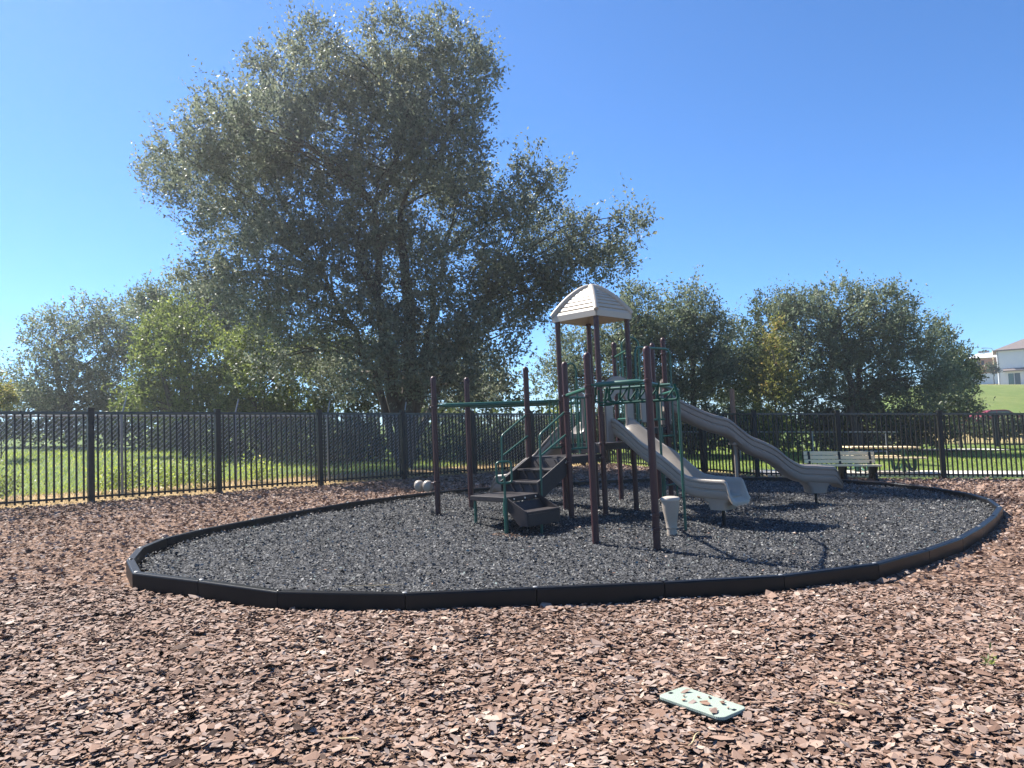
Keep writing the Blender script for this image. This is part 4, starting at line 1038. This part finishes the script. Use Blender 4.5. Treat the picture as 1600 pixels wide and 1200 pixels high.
for i, (px, py, rx, ry, Y, mm, lab) in enumerate(shrubs):
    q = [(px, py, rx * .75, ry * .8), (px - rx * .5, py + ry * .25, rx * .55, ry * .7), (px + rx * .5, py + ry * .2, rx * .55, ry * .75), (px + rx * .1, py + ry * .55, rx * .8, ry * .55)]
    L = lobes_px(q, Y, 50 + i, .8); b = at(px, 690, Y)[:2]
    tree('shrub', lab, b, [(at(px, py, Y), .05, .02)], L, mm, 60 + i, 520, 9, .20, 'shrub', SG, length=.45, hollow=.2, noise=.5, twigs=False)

# grass blades
def grass(name, x, y, h, w, m, lean=.35, zf=None):
    n = len(x); z = (gz(x, y) - .03 + .04 * nz(x, y, .35, 1)) if zf is None else zf(x, y); a = rng.uniform(0, 2 * np.pi, n); s = np.stack([np.cos(a), np.sin(a), 0 * a], -1)
    d = np.stack([rng.normal(0, lean, n), rng.normal(0, lean, n), np.ones(n)], -1); b = np.stack([x, y, z], -1)
    m1 = b + d * (h * .55)[:, None]; tp = b + d * np.array([1.5, 1.5, 1]) * h[:, None]
    V = np.stack([b - s * w[:, None], b + s * w[:, None], m1 + s * w[:, None] * .7, m1 - s * w[:, None] * .7, tp], 1)
    base = (np.arange(n) * 5)[:, None]; q = base + np.array([0, 1, 2, 3])[None]; t = base + np.array([3, 2, 4])[None]
    ti = np.clip(rng.normal(.5, .22, n), 0, 1)
    o = link(name, np_mesh(name, V.reshape(-1, 3), [(n, 4), (n, 3)], np.concatenate([q.ravel(), t.ravel()]), m, np.concatenate([ti, ti]))); o['kind'] = 'stuff'
GR = tint_mat('grass_blades', [(0, (.10, .145, .035)), (.5, (.225, .295, .075)), (.85, (.32, .37, .115)), (1, (.50, .45, .20))], .5, .35, .5, 1.5)
DRY = tint_mat('dry_grass_blades', [(0, (.12, .14, .03)), (.4, (.30, .22, .10)), (1, (.46, .36, .18))], .7, .2, .2, 1.0)
nn_ = 38000; t = rng.uniform(-9, 17, nn_); dd = 2.7 + 22 * rng.random(nn_) ** 1.6
P = L0 + LD * t[:, None] + LN * dd[:, None]; cl = nz(P[:, 0], P[:, 1], 1.6) * .5 + .5; k = rng.random(nn_) < .35 + .65 * cl
P = P[k]; dd = dd[k]; grass('field_grass', P[:, 0], P[:, 1], rng.uniform(.07, .18, len(P)) * (.7 + .5 * cl[k]) * np.interp(dd, [1.2, 3, 10, 22], [.6, 1, 1, 1.3]), np.interp(dd, [1, 22], [.006, .016]), GR)
nn_ = 11000; t = rng.uniform(-9, 17, nn_); dd = rng.uniform(.02, 3.3, nn_); P = L0 + LD * t[:, None] + LN * dd[:, None]
grass('dry_grass', P[:, 0], P[:, 1], rng.uniform(.03, .12, nn_), np.full(nn_, .005), DRY, .6)
nn_ = 24000; y = rng.uniform(21, 42, nn_); x = rng.uniform(3.5, .75 * y + 1, nn_)
k = in_poly(x, y, INSIDE) | ((((np.stack([x, y], -1) - sA) @ sN) > -.1) & (((np.stack([x, y], -1) - sA) @ sN) < 2.0) & (x > 7.2)); x, y = x[~k], y[~k]
grass('lawn_grass', x, y, rng.uniform(.04, .09, len(x)), np.interp(y, [21, 42], [.007, .018]), GR, .6)

# broad leaved weeds against the chain-link fence
WL = ('leafy weed clump at the chain-link fence nearest the frame edge', 'leafy weed clump at the chain-link fence just short of its nearest post', 'leafy weed clump hugging the nearest chain-link post',
      'leafy weed clump at the chain-link fence just past its nearest post', 'leafy weed clump midway between two chain-link posts', 'leafy weed clump by the chain-link fence farthest along towards the oak')
for i, t in enumerate((-1.2, .9, 1.4, 2.1, 2.9, 4.6)):
    p = L0 + LD * t + LN * rng.uniform(1.7, 2.2); z = float(gz(*p)); R = np.random.default_rng(200 + i)
    C = np.stack([p[0] + R.normal(0, .22, 70), p[1] + R.normal(0, .22, 70), z + R.uniform(0, .1, 70)], -1); D = unit(np.stack([R.normal(0, .4, 70), R.normal(0, .4, 70), np.ones(70)], -1))
    Q = leaf_mesh(C, D, R.uniform(.3, .75, 70), 10, .075, R, spread=.15, width=.55)
    wt = thing('weed', WL[i], 'weed', (p[0], p[1], z), 'weeds along the chain-link fence')
    link('foliage', np_mesh('foliage', Q.reshape(-1, 3) - np.array([*p, z]), [(len(Q), 4)], np.arange(len(Q) * 4), GR if i % 2 else BRIGHT, np.clip(R.normal(.45, .2, len(Q)), 0, 1)), wt)
# a few green sprouts in the bark
for i, (px, py) in enumerate(((1545, 1040),)):
    d = FWD + (px - 800) / F_PX * RGT - (py - 600) / F_PX * UPV; t = -CAM[2] / (d[2] + .043 * d[0] - .016 * d[1]); p = CAM + d * t; R = np.random.default_rng(300 + i)
    C = np.stack([p[0] + R.normal(0, .03, 6), p[1] + R.normal(0, .03, 6), np.full(6, float(mul_z(p[0], p[1])) + .01)], -1); D = unit(np.stack([R.normal(0, .6, 6), R.normal(0, .6, 6), np.ones(6)], -1))
    Q = leaf_mesh(C, D, R.uniform(.04, .09, 6), 5, .05, R, spread=.2, width=.25)
    o = link('sprout', np_mesh('sprout', Q.reshape(-1, 3) - p, [(len(Q), 4)], np.arange(len(Q) * 4), BRIGHT, R.uniform(.5, 1, len(Q))), None, tuple(p))
    tag(o, 'tiny green grass sprout in the bark mulch near the right frame edge', 'sprout')

# ------------------------------------------------------------------ houses on the hill
HY = 130.0
c0 = at(1561, 601, HY); hx, hz0 = c0[0], float(gz(c0[0] + 4, HY)); eave = at(1560, 549, HY)[2]
h1 = thing('house', 'two storey pale stucco house with grey hip roof on the hill, cut by the frame', 'house', (hx, HY, hz0))
x0, x1_, ya, yb = hx, hx + 13, HY, HY + 10
dx0, dx1 = at(1573, 600, HY)[0], at(1590, 600, HY)[0]; dt = hz0 + 2.15
wx0, wx1 = at(1597, 560, HY)[0], at(1597, 560, HY)[0] + 1.3; wz0, wz1 = at(1598, 562, HY)[2], at(1598, 551, HY)[2]
mb = MB()
def wall_with_holes(mb, xa, xb, z0, z1, y, th, holes):
    xs_ = sorted({xa, xb, *[h[0] for h in holes], *[h[1] for h in holes]}); zs = sorted({z0, z1, *[h[2] for h in holes], *[h[3] for h in holes]})
    for i in range(len(xs_) - 1):
        for j in range(len(zs) - 1):
            cx, cz = (xs_[i] + xs_[i + 1]) / 2, (zs[j] + zs[j + 1]) / 2
            if any(h[0] < cx < h[1] and h[2] < cz < h[3] for h in holes): continue
            mb.box((cx, y + th / 2, cz), (xs_[i + 1] - xs_[i], th, zs[j + 1] - zs[j]))
wall_with_holes(mb, x0, x1_, hz0 - .6, eave, ya, .2, [(dx0, dx1, hz0, dt), (wx0, wx1, wz0, wz1)])
mb.box((x0 + .1, (ya + yb) / 2 + .1, (hz0 - .6 + eave) / 2), (.2, yb - ya - .2, eave - hz0 + .6)); mb.box((x1_ - .1, (ya + yb) / 2 + .1, (hz0 - .6 + eave) / 2), (.2, yb - ya - .2, eave - hz0 + .6))
mb.box(((x0 + x1_) / 2, yb, (hz0 - .6 + eave) / 2), (x1_ - x0, .2, eave - hz0 + .6)); mb.build('wall', M['stucco'], h1)
rb_ = MB(); ov = .5; ex = [(x0 - ov, ya - ov), (x1_ + ov, ya - ov), (x1_ + ov, yb + ov), (x0 - ov, yb + ov)]; zr = eave + 2.55; ym = (ya + yb) / 2
rb_.add([(*p, eave) for p in ex] + [(*p, eave + .18) for p in ex] + [(x0 + 5.2, ym, zr), (x1_ - 5.2, ym, zr)], [(3, 2, 1, 0), (0, 1, 5, 4), (1, 2, 6, 5), (2, 3, 7, 6), (3, 0, 4, 7), (4, 5, 9, 8), (5, 6, 9), (6, 7, 8, 9), (7, 4, 8)])
rb_.build('roof', M['roofing'], h1)
dm = (dx0 + dx1) / 2; dr2 = MB()
for cx, w in ((dx0 + .04, .08), (dm, .08), (dx1 - .04, .08)): dr2.box((cx, ya + .1, (hz0 + dt) / 2), (w, .12, dt - hz0))
dr2.box((dm, ya + .1, dt - .04), (dx1 - dx0 - .16, .11, .08)); do = dr2.build('sliding_door', M['white'], h1)
mb = MB(); mb.box(((dx0 + dm) / 2, ya + .12, (hz0 + dt) / 2 - .04), ((dx1 - dx0) / 2 - .13, .03, dt - hz0 - .09)); mb.build('pane', M['greenglass'], do)
mb = MB(); mb.box(((dx1 + dm) / 2, ya + .12, (hz0 + dt) / 2 - .04), ((dx1 - dx0) / 2 - .13, .03, dt - hz0 - .09)); mb.build('pane', M['glass'], do)
wf = MB(); wc, wz_ = (wx0 + wx1) / 2, (wz0 + wz1) / 2
for bx_, bz2, sx_, sz_ in ((wx0 + .04, wz_, .08, wz1 - wz0), (wx1 - .04, wz_, .08, wz1 - wz0), (wc, wz1 - .04, wx1 - wx0 - .16, .08), (wc, wz0 + .04, wx1 - wx0 - .16, .08), (wc, wz_, wx1 - wx0 - .16, .05)): wf.box((bx_, ya + .08, bz2), (sx_, .12, sz_))
wo = wf.build('window', M['white'], h1); mb = MB(); mb.box((wc, ya + .12, wz_), (wx1 - wx0 - .17, .03, wz1 - wz0 - .17)); mb.build('pane', M['glass'], wo)
mb = MB(); a_ = at(1566, 579, HY); b_ = at(1594, 577, HY); mb.add([(a_[0], ya - .9, a_[2] - .12), (b_[0], ya - .9, a_[2] - .12), (b_[0], ya - .01, a_[2] + .30), (a_[0], ya - .01, a_[2] + .30), (a_[0], ya - .9, a_[2] - .28), (b_[0], ya - .9, a_[2] - .28), (b_[0], ya - .01, a_[2] - .1), (a_[0], ya - .01, a_[2] - .1)],
    [(0, 1, 2, 3), (7, 6, 5, 4), (4, 5, 1, 0), (5, 6, 2, 1), (6, 7, 3, 2), (7, 4, 0, 3)]); mb.build('door_canopy', M['roofing'], h1)
mb = MB(); mb.tube([(x0 + .15, ya - .05, eave), (x0 + .15, ya - .05, hz0)], .05, 8); mb.build('downpipe', M['galv'], h1)
h1.rotation_euler.z = math.radians(-33)
# unfinished house
UY = 165.0; a_ = at(1524, 590, UY); b_ = at(1562, 590, UY); uz = float(gz(a_[0], UY)); ut = at(1540, 561, UY)[2]
h2 = thing('house', 'unfinished house with orange wood sheathing and bare white roof sheet on the hill', 'house', (a_[0], UY, uz))
w1 = (at(1526, 575, UY)[0], at(1530.5, 575, UY)[0], at(1528, 571, UY)[2], at(1528, 564, UY)[2]); w2 = (at(1532, 575, UY)[0], at(1536, 575, UY)[0], w1[2], w1[3]); d1 = (at(1527, 585, UY)[0], at(1529.5, 585, UY)[0], uz, at(1528, 579, UY)[2]); w3 = (at(1557, 565, UY)[0], at(1560, 565, UY)[0], at(1558, 570, UY)[2], w1[3])
mb = MB(); wall_with_holes(mb, a_[0], b_[0] + 6, uz - .5, ut, UY, .2, [w1, w2, d1, w3]); mb.box((a_[0] + .1, UY + 5.2, (uz - .5 + ut) / 2), (.2, 10, ut - uz + .5)); mb.build('wall', M['osb'], h2)
mb = MB(); mb.box(((a_[0] + b_[0]) / 2 + 3, UY + .6, (uz + ut) / 2), (b_[0] - a_[0] + 5, .1, ut - uz - .2)); mb.build('dark_interior', M['rubbertyre'], h2)
for w in (w1, w2, w3):
    mb = MB(); mb.box(((w[0] + w[1]) / 2, UY + .05, w[2] - .06), (w[1] - w[0] + .1, .16, .1)); mb.build('window_sill', M['osb'], h2)
rt = at(1535, 550.5, UY)[2]; rl = at(1513, 556, UY)[0]
mb = MB(); mb.add([(rl, UY - .6, ut + .35), (b_[0] + 7, UY - .6, ut - .05), (b_[0] + 7, UY + 5.2, rt + .25), (rl + 2, UY + 5.2, rt), (rl, UY + 11, ut), (b_[0] + 7, UY + 11, ut)], [(0, 1, 2, 3), (3, 2, 5, 4), (0, 3, 4), (1, 5, 2)]); mb.build('roof', M['membrane'], h2)
for px in (1514, 1522, 1540, 1549.5):
    c = at(px, 550, UY + 4); mb = MB(); mb.box((c[0], UY + 4.6, rt + .32), (.95, .7, .42)); mb.build('shingle_bundle', M['roofing'], h2)
c = at(1519, 572, UY - 6); mb = MB(); mb.box((c[0] - .2, UY - 3, (uz + c[2] + 1.7) / 2), (1.6, 4, c[2] + 1.7 - uz)); mb.build('white_wing', M['stucco'], h2)
h2.rotation_euler.z = math.radians(-31)
# vinyl fence, lamp, car
va, vb = at(1518, 598, 124), at(1560, 598, 124); vz = float(gz(va[0], 124)); vf = thing('vinyl_fence', 'white vinyl privacy fence on the hill beside the stucco house', 'fence', ((va[0] + vb[0]) / 2, 124, vz))
n_ = 14
for i in range(n_):
    xa = va[0] + (vb[0] - va[0]) * i / n_; xb = va[0] + (vb[0] - va[0]) * (i + 1) / n_; mb = MB(); mb.box(((xa + xb) / 2, 124.0, vz + .85), (xb - xa - .012, .04, 1.8)); mb.build('panel', M['white'], vf)
lp_ = at(1554, 585, 142); lz0 = float(gz(lp_[0], 142)); lt = at(1553, 548, 142)[2]; sl_ = thing('street_lamp', 'slender pale street lamp pole beside the unfinished house', 'street lamp', (lp_[0], 142, lz0))
mb = MB(); mb.tube([(lp_[0], 142, lz0 - .1), (lp_[0], 142, lt)], [.12, .08], 10); mb.build('pole', M['plank'], sl_, True)
mb = MB(); mb.tube(rounded([(lp_[0], 142, lt), (lp_[0] - .1, 142, lt + .5), (lp_[0] - 1.6, 142, lt + .6)], .3, 5), .05, 8); mb.build('arm', M['galv'], sl_, True)
mb = MB(); mb.box((lp_[0] - 1.8, 142, lt + .58), (.7, .28, .14)); mb.build('lamp_head', M['galv'], sl_, bevel=.04)
CY = 56.0; ca = at(1512, 646, CY); cb_ = at(1567, 646, CY); ct = at(1540, 641, CY)[2]; car = thing('parked_car', 'low red car half hidden behind the distant fence and hedge', 'car', ((ca[0] + cb_[0]) / 2, CY, ct - 1.42))
cx0 = ca[0] - .6; Lc = 4.3; zb = ct - 1.42
side = [(0, .35), (.0, .75), (.35, .88), (1.05, .95), (1.65, 1.36), (1.9, 1.42), (2.9, 1.42), (3.2, 1.36), (3.75, 1.0), (4.25, .92), (4.3, .4)]
mb = MB(); mb.plate([(cx0 + a, CY - .85, zb + b) for a, b in side], (0, 1.7, 0)); mb.build('body', M['red'], car, bevel=.05)
mb = MB(); mb.plate([(cx0 + a, CY - .865, zb + b) for a, b in ((1.25, .98), (1.7, 1.30), (2.2, 1.34), (2.2, .98))], (0, .01, 0)); mb.build('window', M['glass'], car)
mb = MB(); mb.plate([(cx0 + a, CY - .865, zb + b) for a, b in ((2.28, .98), (2.28, 1.34), (3.1, 1.31), (3.55, .98))], (0, .01, 0)); mb.build('window', M['glass'], car)
for wx in (.85, 3.45):
    for sy_ in (-.87, .67):
        wv = MB(); k = 16
        wv.plate([(cx0 + wx + .32 * math.cos(t), CY + sy_, zb + .32 + .32 * math.sin(t)) for t in np.linspace(0, 2 * math.pi, k, endpoint=False)], (0, .2, 0)); wv.build('wheel', M['rubbertyre'], car)


# ------------------------------------------------------------------ thin volume added to imitate the lens flare veil
hm = bpy.data.materials.new('lens_veil'); hm.use_nodes = True; hn = hm.node_tree
for n_ in list(hn.nodes):
    if n_.type == 'BSDF_PRINCIPLED': hn.nodes.remove(n_)
pv = hn.nodes.new('ShaderNodeVolumePrincipled')
pv.inputs['Color'].default_value = (.93, .96, 1, 1); pv.inputs['Density'].default_value = .0009; pv.inputs['Anisotropy'].default_value = .55
hn.links.new(pv.outputs[0], hn.nodes['Material Output'].inputs['Volume'])
mb = MB(); mb.box((0, 230, 4.65), (860, 600, 24.7)); hz_ = mb.build('lens_veil', hm); hz_['kind'] = 'stuff'
